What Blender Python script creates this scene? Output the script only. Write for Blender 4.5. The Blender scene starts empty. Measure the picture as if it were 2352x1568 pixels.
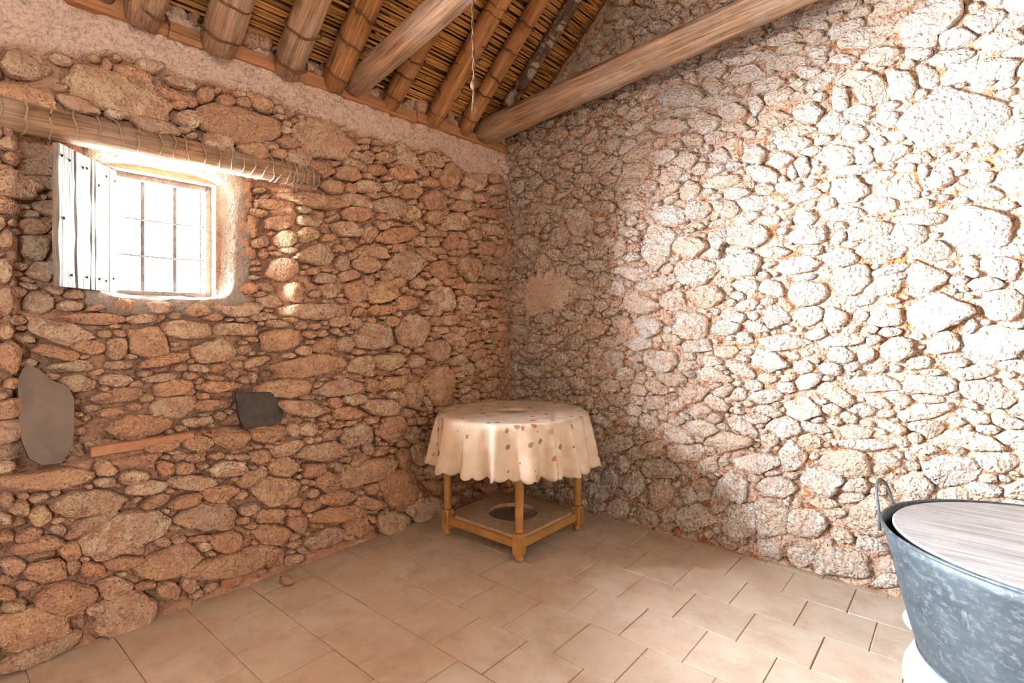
import bpy, bmesh, math, random
import numpy as np
from mathutils import Vector, Matrix

random.seed(7)
RNG = np.random.default_rng(11)
sc = bpy.context.scene
COL = sc.collection

# ------------------------------------------------------------------ camera
# corner of the room at the origin; left wall = plane x=0, right wall = plane y=0, floor z=0
F_PX, HOR, YAW = 1220.0, 740.0, math.radians(40.5)
CAM = Vector((2.74, -3.15, 1.30))
cam_d = bpy.data.cameras.new('camera')
cam = bpy.data.objects.new('camera', cam_d)
COL.objects.link(cam)
cam.location = CAM
cam.rotation_euler = (math.radians(90), 0, YAW)
cam_d.sensor_width = 36.0
cam_d.lens = 36.0 * F_PX / 2352.0
cam_d.shift_y = -(784.0 - HOR) / 2352.0
cam_d.clip_start = 0.02
sc.camera = cam

# ------------------------------------------------------------------ world, light, exposure
SKY = 180.0
world = bpy.data.worlds.new('sky'); sc.world = world
world.use_nodes = True
bg = world.node_tree.nodes['Background']
bg.inputs[0].default_value = (0.80, 0.92, 1.0, 1)
bg.inputs[1].default_value = SKY
def portal(name, loc, sx, sz):
    d = bpy.data.lights.new(name, 'AREA'); d.shape = 'RECTANGLE'; d.size = sx; d.size_y = sz
    d.cycles.is_portal = True
    o = bpy.data.objects.new(name, d); COL.objects.link(o)
    o.location = loc
    o.rotation_euler = (math.radians(90), 0, math.radians(-90))   # faces +x
    return o
SIDE_Y0, SIDE_Y1, SIDE_Z = -3.95, -3.10, 2.30     # unseen opening added for light on the right wall (room side); near jamb splayed
SIDE_OUT, SIDE_SILL = -3.36, 1.38
FILL_OPEN = (-4.55, -4.20, 1.55, 1.90)      # y0, y1, z0, z1 of an unseen far-wall opening added for fill light
o_ = portal('added_fill_portal', (5.16, (FILL_OPEN[0] + FILL_OPEN[1]) / 2, (FILL_OPEN[2] + FILL_OPEN[3]) / 2), FILL_OPEN[1] - FILL_OPEN[0], FILL_OPEN[3] - FILL_OPEN[2])
o_.rotation_euler = (math.radians(90), 0, math.radians(90))
portal('window_daylight', (-0.405, -2.28, 1.71), 0.46, 0.62)
portal('added_side_portal', (-0.405, (SIDE_Y0 + SIDE_OUT) / 2, (SIDE_Z + SIDE_SILL) / 2), SIDE_OUT - SIDE_Y0, SIDE_Z - SIDE_SILL)
sun_d = bpy.data.lights.new('hazy_sun', 'SUN'); sun_d.energy = 310.0; sun_d.angle = math.radians(52); sun_d.color = (0.95, 0.97, 1.0)
sun = bpy.data.objects.new('hazy_sun', sun_d); COL.objects.link(sun)
sun.location = (-4, -6, 3); sun.rotation_euler = Vector((0.74, 0.64, -0.21)).to_track_quat('-Z', 'Y').to_euler()
sc.view_settings.view_transform = 'Standard'
sc.view_settings.look = 'None'
sc.view_settings.gamma = 1.0
sc.view_settings.use_curve_mapping = False
sc.view_settings.exposure = 0.76
sc.cycles.use_denoising = True
sc.cycles.max_bounces = 5
sc.cycles.diffuse_bounces = 4
sc.cycles.glossy_bounces = 2
sc.cycles.use_adaptive_sampling = True
sc.cycles.adaptive_threshold = 0.14
sc.cycles.adaptive_min_samples = 16
sc.cycles.sample_clamp_indirect = 12.0

# ------------------------------------------------------------------ photo pixel -> place (depth from the surface it lies on)
FW = Vector((-math.sin(YAW), math.cos(YAW), 0)); RT = Vector((math.cos(YAW), math.sin(YAW), 0))
def ray(px, py): return FW + RT * ((px - 1176.0) / F_PX) + Vector((0, 0, (HOR - py) / F_PX))
def onL(px, py, x=0.0):
    r = ray(px, py); return CAM + r * ((x - CAM.x) / r.x)
def onR(px, py, y=0.0):
    r = ray(px, py); return CAM + r * ((y - CAM.y) / r.y)
def onF(px, py, z=0.0):
    r = ray(px, py); return CAM + r * ((z - CAM.z) / r.z)

# ------------------------------------------------------------------ noise
def _hash(i, j, s):
    h = (i * 374761393 + j * 668265263 + s * 974634541) & 0xFFFFFFFF
    h = ((h ^ (h >> 13)) * 1274126177) & 0xFFFFFFFF
    return ((h ^ (h >> 16)) & 0xFFFF) / 65535.0
def vnoise(x, y, s=0):
    x = np.asarray(x, float); y = np.asarray(y, float)
    xi = np.floor(x).astype(np.int64); yi = np.floor(y).astype(np.int64)
    fx = x - xi; fy = y - yi
    fx = fx * fx * (3 - 2 * fx); fy = fy * fy * (3 - 2 * fy)
    a = _hash(xi, yi, s); b = _hash(xi + 1, yi, s); c = _hash(xi, yi + 1, s); d = _hash(xi + 1, yi + 1, s)
    return (a * (1 - fx) + b * fx) * (1 - fy) + (c * (1 - fx) + d * fx) * fy
def fbm(x, y, s=0, o=4):
    x = np.asarray(x, float); y = np.asarray(y, float)
    t = np.zeros(np.broadcast(x, y).shape); a = 0.5
    for k in range(o):
        t = t + a * (vnoise(x, y, s + k * 17) - 0.5) * 2; x = x * 2.03 + 3.1; y = y * 2.03 + 1.7; a *= 0.5
    return t
def sstep(a, b, x):
    t = np.clip((np.asarray(x, float) - a) / (b - a), 0, 1); return t * t * (3 - 2 * t)

# ------------------------------------------------------------------ materials
def new_mat(name):
    m = bpy.data.materials.new(name); m.use_nodes = True
    nt = m.node_tree; p = nt.nodes['Principled BSDF']
    return m, nt, p
def N(nt, t, **kw):
    n = nt.nodes.new(t)
    for k, v in kw.items():
        if k == 'inp':
            for a, b in v.items(): n.inputs[a].default_value = b
        else: setattr(n, k, v)
    return n
def mixc(nt, fac, a, b, mode='MIX'):
    n = nt.nodes.new('ShaderNodeMix'); n.data_type = 'RGBA'; n.blend_type = mode
    for s, v in ((0, fac), (6, a), (7, b)):
        if isinstance(v, (int, float)): n.inputs[s].default_value = v
        elif isinstance(v, tuple): n.inputs[s].default_value = (*v[:3], 1)
        else: nt.links.new(v, n.inputs[s])
    return n.outputs[2]
def ramp(nt, src, p0, p1, c0=(0, 0, 0), c1=(1, 1, 1)):
    r = nt.nodes.new('ShaderNodeValToRGB'); e = r.color_ramp.elements
    e[0].position = p0; e[1].position = p1; e[0].color = (*c0, 1); e[1].color = (*c1, 1)
    nt.links.new(src, r.inputs[0]); return r.outputs[0]
def coords(nt, kind='Object', scale=(1, 1, 1), rot=(0, 0, 0)):
    tc = nt.nodes.new('ShaderNodeTexCoord')
    mp = nt.nodes.new('ShaderNodeMapping'); mp.inputs['Scale'].default_value = scale; mp.inputs['Rotation'].default_value = rot
    nt.links.new(tc.outputs[kind], mp.inputs[0]); return mp.outputs[0]
def wpos(nt): return nt.nodes.new('ShaderNodeNewGeometry').outputs['Position']
def noise(nt, vec, scale, detail=5, rough=0.6, dist=0.0):
    n = N(nt, 'ShaderNodeTexNoise', inp={'Scale': scale, 'Detail': detail, 'Roughness': rough, 'Distortion': dist})
    nt.links.new(vec, n.inputs['Vector']); return n.outputs[0]
def voro(nt, vec, scale, feature='F1'):
    n = N(nt, 'ShaderNodeTexVoronoi', feature=feature, inp={'Scale': scale}); nt.links.new(vec, n.inputs['Vector']); return n
def bump(nt, p, h, strength, dist, prev=None):
    b = N(nt, 'ShaderNodeBump', inp={'Strength': strength, 'Distance': dist})
    nt.links.new(h, b.inputs['Height'])
    if prev is not None: nt.links.new(prev, b.inputs['Normal'])
    nt.links.new(b.outputs[0], p.inputs['Normal']); return b.outputs[0]

def line_fac(nt, n, w, top):
    """thin wandering lines where a smooth noise crosses its middle value"""
    a = N(nt, 'ShaderNodeMath', operation='SUBTRACT'); nt.links.new(n, a.inputs[0]); a.inputs[1].default_value = 0.5
    b = N(nt, 'ShaderNodeMath', operation='ABSOLUTE'); nt.links.new(a.outputs[0], b.inputs[0])
    return ramp(nt, b.outputs[0], w * 0.2, w, (top,) * 3, (0,) * 3)
def msum(nt, terms):
    """weighted sum of heights"""
    prev = None
    for h, k in terms:
        m = N(nt, 'ShaderNodeMath', operation='MULTIPLY_ADD'); nt.links.new(h, m.inputs[0]); m.inputs[1].default_value = k
        if prev is None: m.inputs[2].default_value = 0.0
        else: nt.links.new(prev, m.inputs[2])
        prev = m.outputs[0]
    return prev
def stone_mat(name, dust, dust_lo, dust_hi, pit=0.0, dark=(0.10, 0.06, 0.04), smear=0.8):
    """stone: own tint per stone (attribute), mottling, smeared clay, cracks, craggy fine relief"""
    m, nt, p = new_mat(name)
    at = N(nt, 'ShaderNodeAttribute', attribute_name='tint')
    v = wpos(nt)
    n1 = noise(nt, v, 15, 4, 0.68); n2 = noise(nt, v, 75, 2, 0.7)
    n3 = noise(nt, v, 6.5, 2, 0.6)
    c = mixc(nt, ramp(nt, n1, 0.35, 0.72), at.outputs[0], mixc(nt, 0.5, at.outputs[0], (1.0, 0.93, 0.85), 'OVERLAY'))
    c = mixc(nt, ramp(nt, n3, dust_lo, dust_hi), c, dust)
    c = mixc(nt, ramp(nt, n1, 0.43, 0.50, (smear,) * 3, (0,) * 3), c, dust)      # clay smeared over the faces
    c = mixc(nt, ramp(nt, n2, 0.28, 0.44, (0.55,) * 3, (0,) * 3), c, dark)
    c = mixc(nt, line_fac(nt, n3, 0.010, 0.28), c, dark)
    nt.links.new(c, p.inputs['Base Color'])
    p.inputs['Roughness'].default_value = 0.95; p.inputs['Specular IOR Level'].default_value = 0.15
    terms = [(n1, 0.042), (n2, 0.010)]
    if pit:
        n4 = noise(nt, v, 48, 1, 0.5); terms.append((ramp(nt, n4, 0.36, 0.52), 0.010 * pit))
    bump(nt, p, msum(nt, terms), 1.0, 1.0)
    return m
def clay_mat(name, c1, c2, c3=None, pit=0.0, bs=1.0, patch=None):
    m, nt, p = new_mat(name)
    v = wpos(nt)
    n1 = noise(nt, v, 10, 4, 0.66); n2 = noise(nt, v, 58, 2, 0.7)
    n3 = noise(nt, v, 7.5, 2, 0.6)
    c = mixc(nt, ramp(nt, n1, 0.35, 0.68), c1, c2)
    if patch: c = mixc(nt, ramp(nt, noise(nt, v, 13, 3, 0.6), 0.53, 0.60), c, patch)
    if c3:
        at = N(nt, 'ShaderNodeAttribute', attribute_name='plaster')
        c3b = mixc(nt, ramp(nt, n2, 0.35, 0.6), tuple(x * 0.8 for x in c3), c3)
        c = mixc(nt, at.outputs[2], c, c3b)
    c = mixc(nt, ramp(nt, n2, 0.25, 0.42, (0.45,) * 3, (0,) * 3), c, tuple(x * 0.3 for x in c1))
    c = mixc(nt, line_fac(nt, n3, 0.012, 0.3), c, tuple(x * 0.3 for x in c1))
    nt.links.new(c, p.inputs['Base Color'])
    p.inputs['Roughness'].default_value = 0.97; p.inputs['Specular IOR Level'].default_value = 0.1
    terms = [(n1, 0.030 * bs), (n2, 0.011 * bs)]
    if pit:
        n4 = noise(nt, v, 55, 1, 0.5); terms.append((ramp(nt, n4, 0.36, 0.52), 0.011 * pit))
    bump(nt, p, msum(nt, terms), 1.0, 1.0)
    return m
def wood_mat(name, c1, c2, c3, scale=1.0, rough=0.75, bs=0.6, stain=None):
    """grain runs along local x"""
    m, nt, p = new_mat(name)
    v = coords(nt, 'Object', (1.3 * scale, 22 * scale, 22 * scale))
    v2 = coords(nt, 'Object', (1, 1, 1))
    oi = N(nt, 'ShaderNodeObjectInfo')
    ad = N(nt, 'ShaderNodeVectorMath', operation='ADD'); nt.links.new(v, ad.inputs[0])
    sc_ = N(nt, 'ShaderNodeMath', operation='MULTIPLY'); sc_.inputs[1].default_value = 31.0
    nt.links.new(oi.outputs['Random'], sc_.inputs[0]); nt.links.new(sc_.outputs[0], ad.inputs[1])
    g = noise(nt, ad.outputs[0], 1.6, 4, 0.65, 0.4)
    n2 = noise(nt, v2, 5.0, 3, 0.6)
    c = mixc(nt, ramp(nt, g, 0.36, 0.62), c1, c2)
    c = mixc(nt, ramp(nt, n2, 0.45, 0.66), c, c3)
    mg = N(nt, 'ShaderNodeMapping'); mg.inputs['Scale'].default_value = (2.2, 4.5, 4.5); nt.links.new(ad.outputs[0], mg.inputs[0])
    g2 = noise(nt, mg.outputs[0], 1.4, 3, 0.7)
    c = mixc(nt, ramp(nt, g2, 0.40, 0.62, (0.5,) * 3, (0,) * 3), c, tuple(x * 0.45 for x in c1))
    c = mixc(nt, ramp(nt, g, 0.26, 0.34, (0.85,) * 3, (0,) * 3), c, tuple(x * 0.25 for x in c1))
    if stain:
        n4 = noise(nt, v2, 9.0, 6, 0.7); c = mixc(nt, ramp(nt, n4, 0.52, 0.6), c, stain)
    nt.links.new(c, p.inputs['Base Color'])
    p.inputs['Roughness'].default_value = rough; p.inputs['Specular IOR Level'].default_value = 0.25
    bump(nt, p, msum(nt, [(g, 0.008 * bs), (g2, 0.003 * bs)]), 1.0, 1.0)
    return m
def plain_mat(name, c1, c2, scale=20, rough=0.8, metal=0.0, bs=0.2, bd=0.004, spec=0.3):
    m, nt, p = new_mat(name)
    v = coords(nt, 'Object'); n1 = noise(nt, v, scale, 6, 0.65)
    nt.links.new(mixc(nt, ramp(nt, n1, 0.35, 0.65), c1, c2), p.inputs['Base Color'])
    p.inputs['Roughness'].default_value = rough; p.inputs['Metallic'].default_value = metal
    p.inputs['Specular IOR Level'].default_value = spec
    if bs: bump(nt, p, n1, bs, bd)
    return m

M = {}
M['stone_l'] = stone_mat('clay_dusted_stone', (0.62, 0.36, 0.235), 0.48, 0.78, 0.0)
M['stone_r'] = stone_mat('pale_porous_stone', (0.72, 0.55, 0.44), 0.52, 0.78, 0.7, (0.30, 0.20, 0.14), 0.75)
M['clay_l'] = clay_mat('red_clay_mortar', (0.54, 0.305, 0.19), (0.65, 0.40, 0.275), (0.82, 0.62, 0.51))
M['clay_r'] = clay_mat('pink_clay_mortar', (0.66, 0.46, 0.34), (0.76, 0.59, 0.48), None, 0.7, 1.0, (0.52, 0.27, 0.14))
M['clay_far'] = clay_mat('rough_clay_wall', (0.72, 0.52, 0.37), (0.82, 0.62, 0.47))
M['plaster'] = clay_mat('lime_plaster', (0.42, 0.35, 0.29), (0.55, 0.48, 0.41), None, 0.0, 1.0)
M['log'] = wood_mat('peeled_log', (0.24, 0.135, 0.07), (0.63, 0.40, 0.24), (0.55, 0.39, 0.28))
M['log_warm'] = wood_mat('warm_log', (0.25, 0.11, 0.035), (0.68, 0.34, 0.13), (0.55, 0.28, 0.13))
M['log_moss'] = wood_mat('lichened_log', (0.08, 0.05, 0.035), (0.26, 0.15, 0.09), (0.16, 0.10, 0.07), stain=(0.50, 0.44, 0.38))
M['beam'] = wood_mat('weathered_beam', (0.23, 0.125, 0.07), (0.70, 0.45, 0.28), (0.54, 0.39, 0.29), bs=1.0)
M['plate'] = wood_mat('flat_plate_wood', (0.48, 0.22, 0.10), (0.58, 0.28, 0.13), (0.52, 0.26, 0.13), bs=0.2)
M['cane'] = wood_mat('dry_cane', (0.40, 0.18, 0.045), (0.86, 0.47, 0.15), (0.70, 0.34, 0.10), scale=0.6)
M['twine'] = plain_mat('twine', (0.13, 0.06, 0.025), (0.22, 0.11, 0.05), 90, 0.9)
M['twine_pale'] = plain_mat('dusty_twine', (0.40, 0.28, 0.19), (0.52, 0.38, 0.27), 90, 0.9)
M['rope'] = plain_mat('brown_rope', (0.11, 0.06, 0.03), (0.18, 0.10, 0.05), 120, 0.95)
M['deck'] = plain_mat('roof_earth', (0.12, 0.06, 0.03), (0.20, 0.10, 0.05), 12, 0.95)
M['shutter'] = wood_mat('grey_shutter_wood', (0.20, 0.175, 0.15), (0.42, 0.38, 0.33), (0.36, 0.325, 0.285), bs=0.8)
M['iron'] = plain_mat('window_iron', (0.10, 0.10, 0.11), (0.19, 0.17, 0.16), 40, 0.6, 0.3)
M['frame'] = wood_mat('window_frame_wood', (0.14, 0.12, 0.11), (0.24, 0.21, 0.19), (0.20, 0.18, 0.17))
M['nail'] = plain_mat('rusty_nail', (0.05, 0.035, 0.03), (0.12, 0.07, 0.05), 60, 0.7, 0.4)
M['table'] = plain_mat('ochre_varnish', (0.40, 0.205, 0.055), (0.54, 0.31, 0.10), 9, 0.38, 0, 0.1, 0.002, 0.5)
M['shelf'] = plain_mat('dusty_chipboard', (0.44, 0.31, 0.20), (0.58, 0.43, 0.30), 30, 0.9)
M['slate'] = plain_mat('grey_slab', (0.20, 0.155, 0.125), (0.27, 0.215, 0.175), 7, 0.9, 0, 0.4, 0.006)
M['black'] = None
M['batten'] = plain_mat('terracotta_strip', (0.50, 0.25, 0.14), (0.60, 0.32, 0.19), 25, 0.9, 0, 0.3)
M['brick'] = plain_mat('thin_brick', (0.42, 0.20, 0.10), (0.52, 0.27, 0.15), 25, 0.95, 0, 0.4)
M['rag'] = plain_mat('white_rag', (0.42, 0.43, 0.46), (0.56, 0.57, 0.60), 25, 0.95, 0, 0.8, 0.01)
M['rust'] = plain_mat('rusty_rod', (0.32, 0.14, 0.08), (0.45, 0.22, 0.13), 30, 0.8)
M['lidwood'] = wood_mat('silvered_lid_wood', (0.36, 0.37, 0.385), (0.60, 0.61, 0.63), (0.54, 0.55, 0.57), scale=0.8, rough=0.65, bs=0.5)
M['handle'] = plain_mat('galvanised_wire', (0.09, 0.105, 0.13), (0.16, 0.18, 0.21), 50, 0.5, 0.4)

def black_mat():
    m, nt, p = new_mat('scratched_black_plate')
    v = coords(nt, 'Object', (3, 40, 40), (0.5, 0.35, 0.2)); g = noise(nt, v, 2.2, 4, 0.6)
    v2 = coords(nt, 'Object'); n = noise(nt, v2, 30, 5)
    c = mixc(nt, ramp(nt, n, 0.4, 0.7), (0.035, 0.028, 0.024), (0.075, 0.06, 0.05))
    c = mixc(nt, ramp(nt, g, 0.66, 0.72), c, (0.24, 0.21, 0.18))
    nt.links.new(c, p.inputs['Base Color']); p.inputs['Roughness'].default_value = 0.55
    bump(nt, p, n, 0.2, 0.003); return m
M['black'] = black_mat()
def tub_mat():
    m, nt, p = new_mat('galvanised_tub_metal')
    v = coords(nt, 'Object', (1, 1, 1.6)); n1 = noise(nt, v, 5, 6, 0.65); n2 = noise(nt, v, 32, 5, 0.7)
    vs = coords(nt, 'Object', (9, 9, 0.8)); st = noise(nt, vs, 2.5, 4, 0.6)
    c = mixc(nt, ramp(nt, n1, 0.32, 0.68), (0.030, 0.045, 0.060), (0.075, 0.10, 0.122))
    c = mixc(nt, ramp(nt, n2, 0.50, 0.66), c, (0.14, 0.168, 0.19))
    c = mixc(nt, ramp(nt, st, 0.68, 0.80), c, (0.28, 0.29, 0.285))
    nt.links.new(c, p.inputs['Base Color']); p.inputs['Metallic'].default_value = 0.2
    nt.links.new(ramp(nt, n2, 0.3, 0.7, (0.45,) * 3, (0.7,) * 3), p.inputs['Roughness'])
    bump(nt, p, n2, 0.12, 0.003); return m
M['tub'] = tub_mat()
def tile_mat():
    m, nt, p = new_mat('worn_clay_tile')
    v = coords(nt, 'Object'); oi = N(nt, 'ShaderNodeObjectInfo')
    at = N(nt, 'ShaderNodeNewGeometry')
    n1 = noise(nt, at.outputs['Position'], 3.2, 3, 0.62); n2 = noise(nt, at.outputs['Position'], 45, 3, 0.7)
    n3 = noise(nt, at.outputs['Position'], 7.5, 4, 0.65)
    c = mixc(nt, oi.outputs['Random'], (0.60, 0.52, 0.42), (0.66, 0.58, 0.48))
    c = mixc(nt, ramp(nt, n1, 0.42, 0.68), c, (0.58, 0.46, 0.36))
    c = mixc(nt, ramp(nt, n3, 0.58, 0.74, (0,) * 3, (0.6,) * 3), c, (0.56, 0.38, 0.29))
    n6 = noise(nt, at.outputs['Position'], 4.5, 7, 0.72, 0.3); c = mixc(nt, ramp(nt, n6, 0.47, 0.70, (0,) * 3, (0.62,) * 3), c, (0.40, 0.285, 0.20))
    n7 = noise(nt, at.outputs['Position'], 120, 3, 0.6); c = mixc(nt, ramp(nt, n7, 0.70, 0.74, (0,) * 3, (0.8,) * 3), c, (0.16, 0.10, 0.07))
    c = mixc(nt, ramp(nt, n2, 0.27, 0.35, (0.7,) * 3, (0,) * 3), c, (0.26, 0.19, 0.13))
    nt.links.new(c, p.inputs['Base Color'])
    nt.links.new(ramp(nt, n1, 0.3, 0.7, (0.55,) * 3, (0.8,) * 3), p.inputs['Roughness'])
    p.inputs['Specular IOR Level'].default_value = 0.3
    b = bump(nt, p, n1, 0.15, 0.01); bump(nt, p, n2, 0.2, 0.002, b); return m
M['tile'] = tile_mat()
M['joint'] = clay_mat('tile_joint_earth', (0.34, 0.22, 0.14), (0.42, 0.29, 0.19))
def cloth_mat():
    m, nt, p = new_mat('printed_oilcloth')
    uv = coords(nt, 'UV')
    n1 = noise(nt, uv, 9, 5, 0.6)
    c = mixc(nt, ramp(nt, n1, 0.40, 0.72), (0.86, 0.78, 0.66), (0.70, 0.56, 0.40))
    # printed motifs: fruit / leaf sprigs, one per cell
    vo = N(nt, 'ShaderNodeTexVoronoi', inp={'Scale': 14.0, 'Randomness': 0.8}); 
    wob = noise(nt, uv, 42, 3, 0.6)
    ad = N(nt, 'ShaderNodeVectorMath', operation='MULTIPLY_ADD'); ad.inputs[1].default_value = (0.022,) * 3
    cmb = N(nt, 'ShaderNodeCombineXYZ'); nt.links.new(wob, cmb.inputs[0]); nt.links.new(wob, cmb.inputs[1])
    nt.links.new(cmb.outputs[0], ad.inputs[0]); nt.links.new(uv, ad.inputs[2]); nt.links.new(ad.outputs[0], vo.inputs['Vector'])
    inside = ramp(nt, vo.outputs['Distance'], 0.215, 0.235, (1,) * 3, (0,) * 3)
    sep = N(nt, 'ShaderNodeSeparateColor'); nt.links.new(vo.outputs['Color'], sep.inputs[0])
    cr = nt.nodes.new('ShaderNodeValToRGB'); cr.color_ramp.interpolation = 'CONSTANT'
    e = cr.color_ramp.elements; e[0].position = 0; e[0].color = (0.28, 0.13, 0.09, 1); e[1].position = 0.25; e[1].color = (0.20, 0.19, 0.07, 1)
    for pos, cc in ((0.45, (0.62, 0.13, 0.09)), (0.58, (0.60, 0.38, 0.06)), (0.72, (0.26, 0.20, 0.17))):
        x = e.new(pos); x.color = (*cc, 1)
    nt.links.new(sep.outputs[0], cr.inputs[0])
    tex = noise(nt, uv, 160, 2); cm = mixc(nt, ramp(nt, tex, 0.45, 0.6, (0,) * 3, (0.55,) * 3), cr.outputs[0], (0.75, 0.62, 0.45))
    c = mixc(nt, inside, c, cm)
    vd = N(nt, 'ShaderNodeTexVoronoi', inp={'Scale': 17.0, 'Randomness': 0.9}); of = N(nt, 'ShaderNodeVectorMath', operation='ADD'); of.inputs[1].default_value = (3.3, 1.7, 0)
    nt.links.new(uv, of.inputs[0]); nt.links.new(of.outputs[0], vd.inputs['Vector'])
    c = mixc(nt, ramp(nt, vd.outputs['Distance'], 0.06, 0.072, (1,) * 3, (0,) * 3), c, (0.03, 0.02, 0.015))
    nt.links.new(c, p.inputs['Base Color']); p.inputs['Roughness'].default_value = 0.24
    p.inputs['Specular IOR Level'].default_value = 0.5
    return m
M['cloth'] = cloth_mat()

# ------------------------------------------------------------------ object helpers
def link(name, me, mat=None, parent=None, smooth=True):
    o = bpy.data.objects.new(name, me); COL.objects.link(o)
    if mat is not None and not me.materials: me.materials.append(M[mat] if isinstance(mat, str) else mat)
    if parent is not None: o.parent = parent
    if smooth and me.polygons: me.polygons.foreach_set('use_smooth', [True] * len(me.polygons))
    return o
def mesh(name, verts, faces):
    me = bpy.data.meshes.new(name); me.from_pydata([tuple(v) for v in verts], [], faces); me.update(); return me
def empty(name, loc=(0, 0, 0), mat=None):
    o = bpy.data.objects.new(name, None); COL.objects.link(o); o.empty_display_size = 0.1
    if mat is not None: o.matrix_world = mat
    else: o.location = loc
    return o
def tag(o, label=None, cat=None, group=None, kind=None):
    for k, v in (('label', label), ('category', cat), ('group', group), ('kind', kind)):
        if v: o[k] = v
    return o
def box_geo(c, s, rot=None):
    x, y, z = [q / 2 for q in s]
    vs = [Vector(v) for v in ((-x, -y, -z), (x, -y, -z), (x, y, -z), (-x, y, -z), (-x, -y, z), (x, -y, z), (x, y, z), (-x, y, z))]
    if rot is not None: vs = [rot @ v for v in vs]
    c = Vector(c)
    return [v + c for v in vs], [(0, 3, 2, 1), (4, 5, 6, 7), (0, 1, 5, 4), (1, 2, 6, 5), (2, 3, 7, 6), (3, 0, 4, 7)]
def join_geo(parts):
    V, Fc = [], []
    for v, f in parts:
        o = len(V); V += list(v); Fc += [tuple(i + o for i in q) for q in f]
    return V, Fc
def bevel_mesh(me, w, seg=2):
    bm = bmesh.new(); bm.from_mesh(me)
    bmesh.ops.bevel(bm, geom=bm.edges[:], offset=w, segments=seg, affect='EDGES', clamp_overlap=True, profile=0.6)
    bm.to_mesh(me); bm.free(); return me
def box_obj(name, c, s, mat, parent=None, bev=0.0, rot=None, smooth=False):
    v, f = box_geo(c, s, rot); me = mesh(name, v, f)
    if bev: bevel_mesh(me, bev)
    return link(name, me, mat, parent, smooth)
def lathe_geo(prof, seg=24, c=(0, 0, 0)):
    V, Fc = [], []
    for r, z in prof:
        for k in range(seg):
            a = 2 * math.pi * k / seg; V.append((c[0] + r * math.cos(a), c[1] + r * math.sin(a), c[2] + z))
    for i in range(len(prof) - 1):
        for k in range(seg):
            k2 = (k + 1) % seg; Fc.append((i * seg + k, i * seg + k2, (i + 1) * seg + k2, (i + 1) * seg + k))
    Fc.append(tuple(range(seg))[::-1]); Fc.append(tuple((len(prof) - 1) * seg + k for k in range(seg)))
    return V, Fc
def tube_geo(pts, rad, seg=6, closed=False):
    pts = [Vector(p) for p in pts]; n = len(pts); V, Fc = [], []
    up = Vector((0.13, 0.21, 0.97)).normalized()
    for i, p in enumerate(pts):
        a = pts[(i - 1) % n] if (closed or i > 0) else p
        b = pts[(i + 1) % n] if (closed or i < n - 1) else p
        t = (b - a).normalized(); s = t.cross(up)
        if s.length < 1e-3: s = t.cross(Vector((1, 0, 0)))
        s.normalize(); u = s.cross(t)
        r = rad[i] if isinstance(rad, (list, tuple)) else rad
        for k in range(seg):
            q = 2 * math.pi * k / seg; V.append(p + s * (r * math.cos(q)) + u * (r * math.sin(q)))
    m = n if closed else n - 1
    for i in range(m):
        for k in range(seg):
            k2 = (k + 1) % seg; j = (i + 1) % n
            Fc.append((i * seg + k, i * seg + k2, j * seg + k2, j * seg + k))
    if not closed:
        Fc.append(tuple(range(seg))[::-1]); Fc.append(tuple((n - 1) * seg + k for k in range(seg)))
    return V, Fc
def axis_matrix(p0, p1):
    p0 = Vector(p0); d = Vector(p1) - p0; x = d.normalized()
    z = (Vector((0, 0, 1)) - x * x.z)
    if z.length < 1e-3: z = Vector((0, 1, 0))
    z.normalize(); y = z.cross(x)
    m = Matrix((x, y, z)).transposed().to_4x4(); m.translation = p0
    return m, d.length
def log_geo(L, r0, r1, seed=0, seg=18, rings=22, knob=0.06, sq=2.0, bow=0.01):
    """round (sq=2) or squared (sq>2) timber along +x, slightly bowed and knobbly, rounded hewn ends"""
    V, Fc = [], []
    for i in range(rings + 1):
        t = i / rings; r = r0 + (r1 - r0) * t
        e = 1.0
        if i == 0 or i == rings: e = 0.86
        by = bow * math.sin(t * 3.1 + seed); bz = bow * math.sin(t * 4.3 + seed * 2.1)
        for k in range(seg):
            a = 2 * math.pi * k / seg
            q = (abs(math.cos(a)) ** sq + abs(math.sin(a)) ** sq) ** (-1.0 / sq)
            nn = 1 + knob * float(fbm(a * 1.1 + seed * 3.3, t * L * 3.0 + seed, seed, 3)) + knob * 0.6 * math.sin(2 * a + seed)
            rr = r * q * e * nn
            V.append((t * L, by + rr * math.cos(a), bz + rr * math.sin(a)))
    for i in range(rings):
        for k in range(seg):
            k2 = (k + 1) % seg; Fc.append((i * seg + k, i * seg + k2, (i + 1) * seg + k2, (i + 1) * seg + k))
    Fc.append(tuple(range(seg))[::-1]); Fc.append(tuple(rings * seg + k for k in range(seg)))
    return V, Fc
def ring_geo(x, r, tilt, seed, thick=0.0045, seg=22, squash=1.0):
    pts = []
    for k in range(seg):
        a = 2 * math.pi * k / seg
        w = 1 + 0.02 * math.sin(3 * a + seed)
        pts.append((x + tilt * r * math.sin(a + seed * 0.3) + 0.004 * math.sin(5 * a + seed), r * w * math.cos(a), squash * r * w * math.sin(a)))
    return tube_geo(pts, thick, 5, True)
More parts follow.
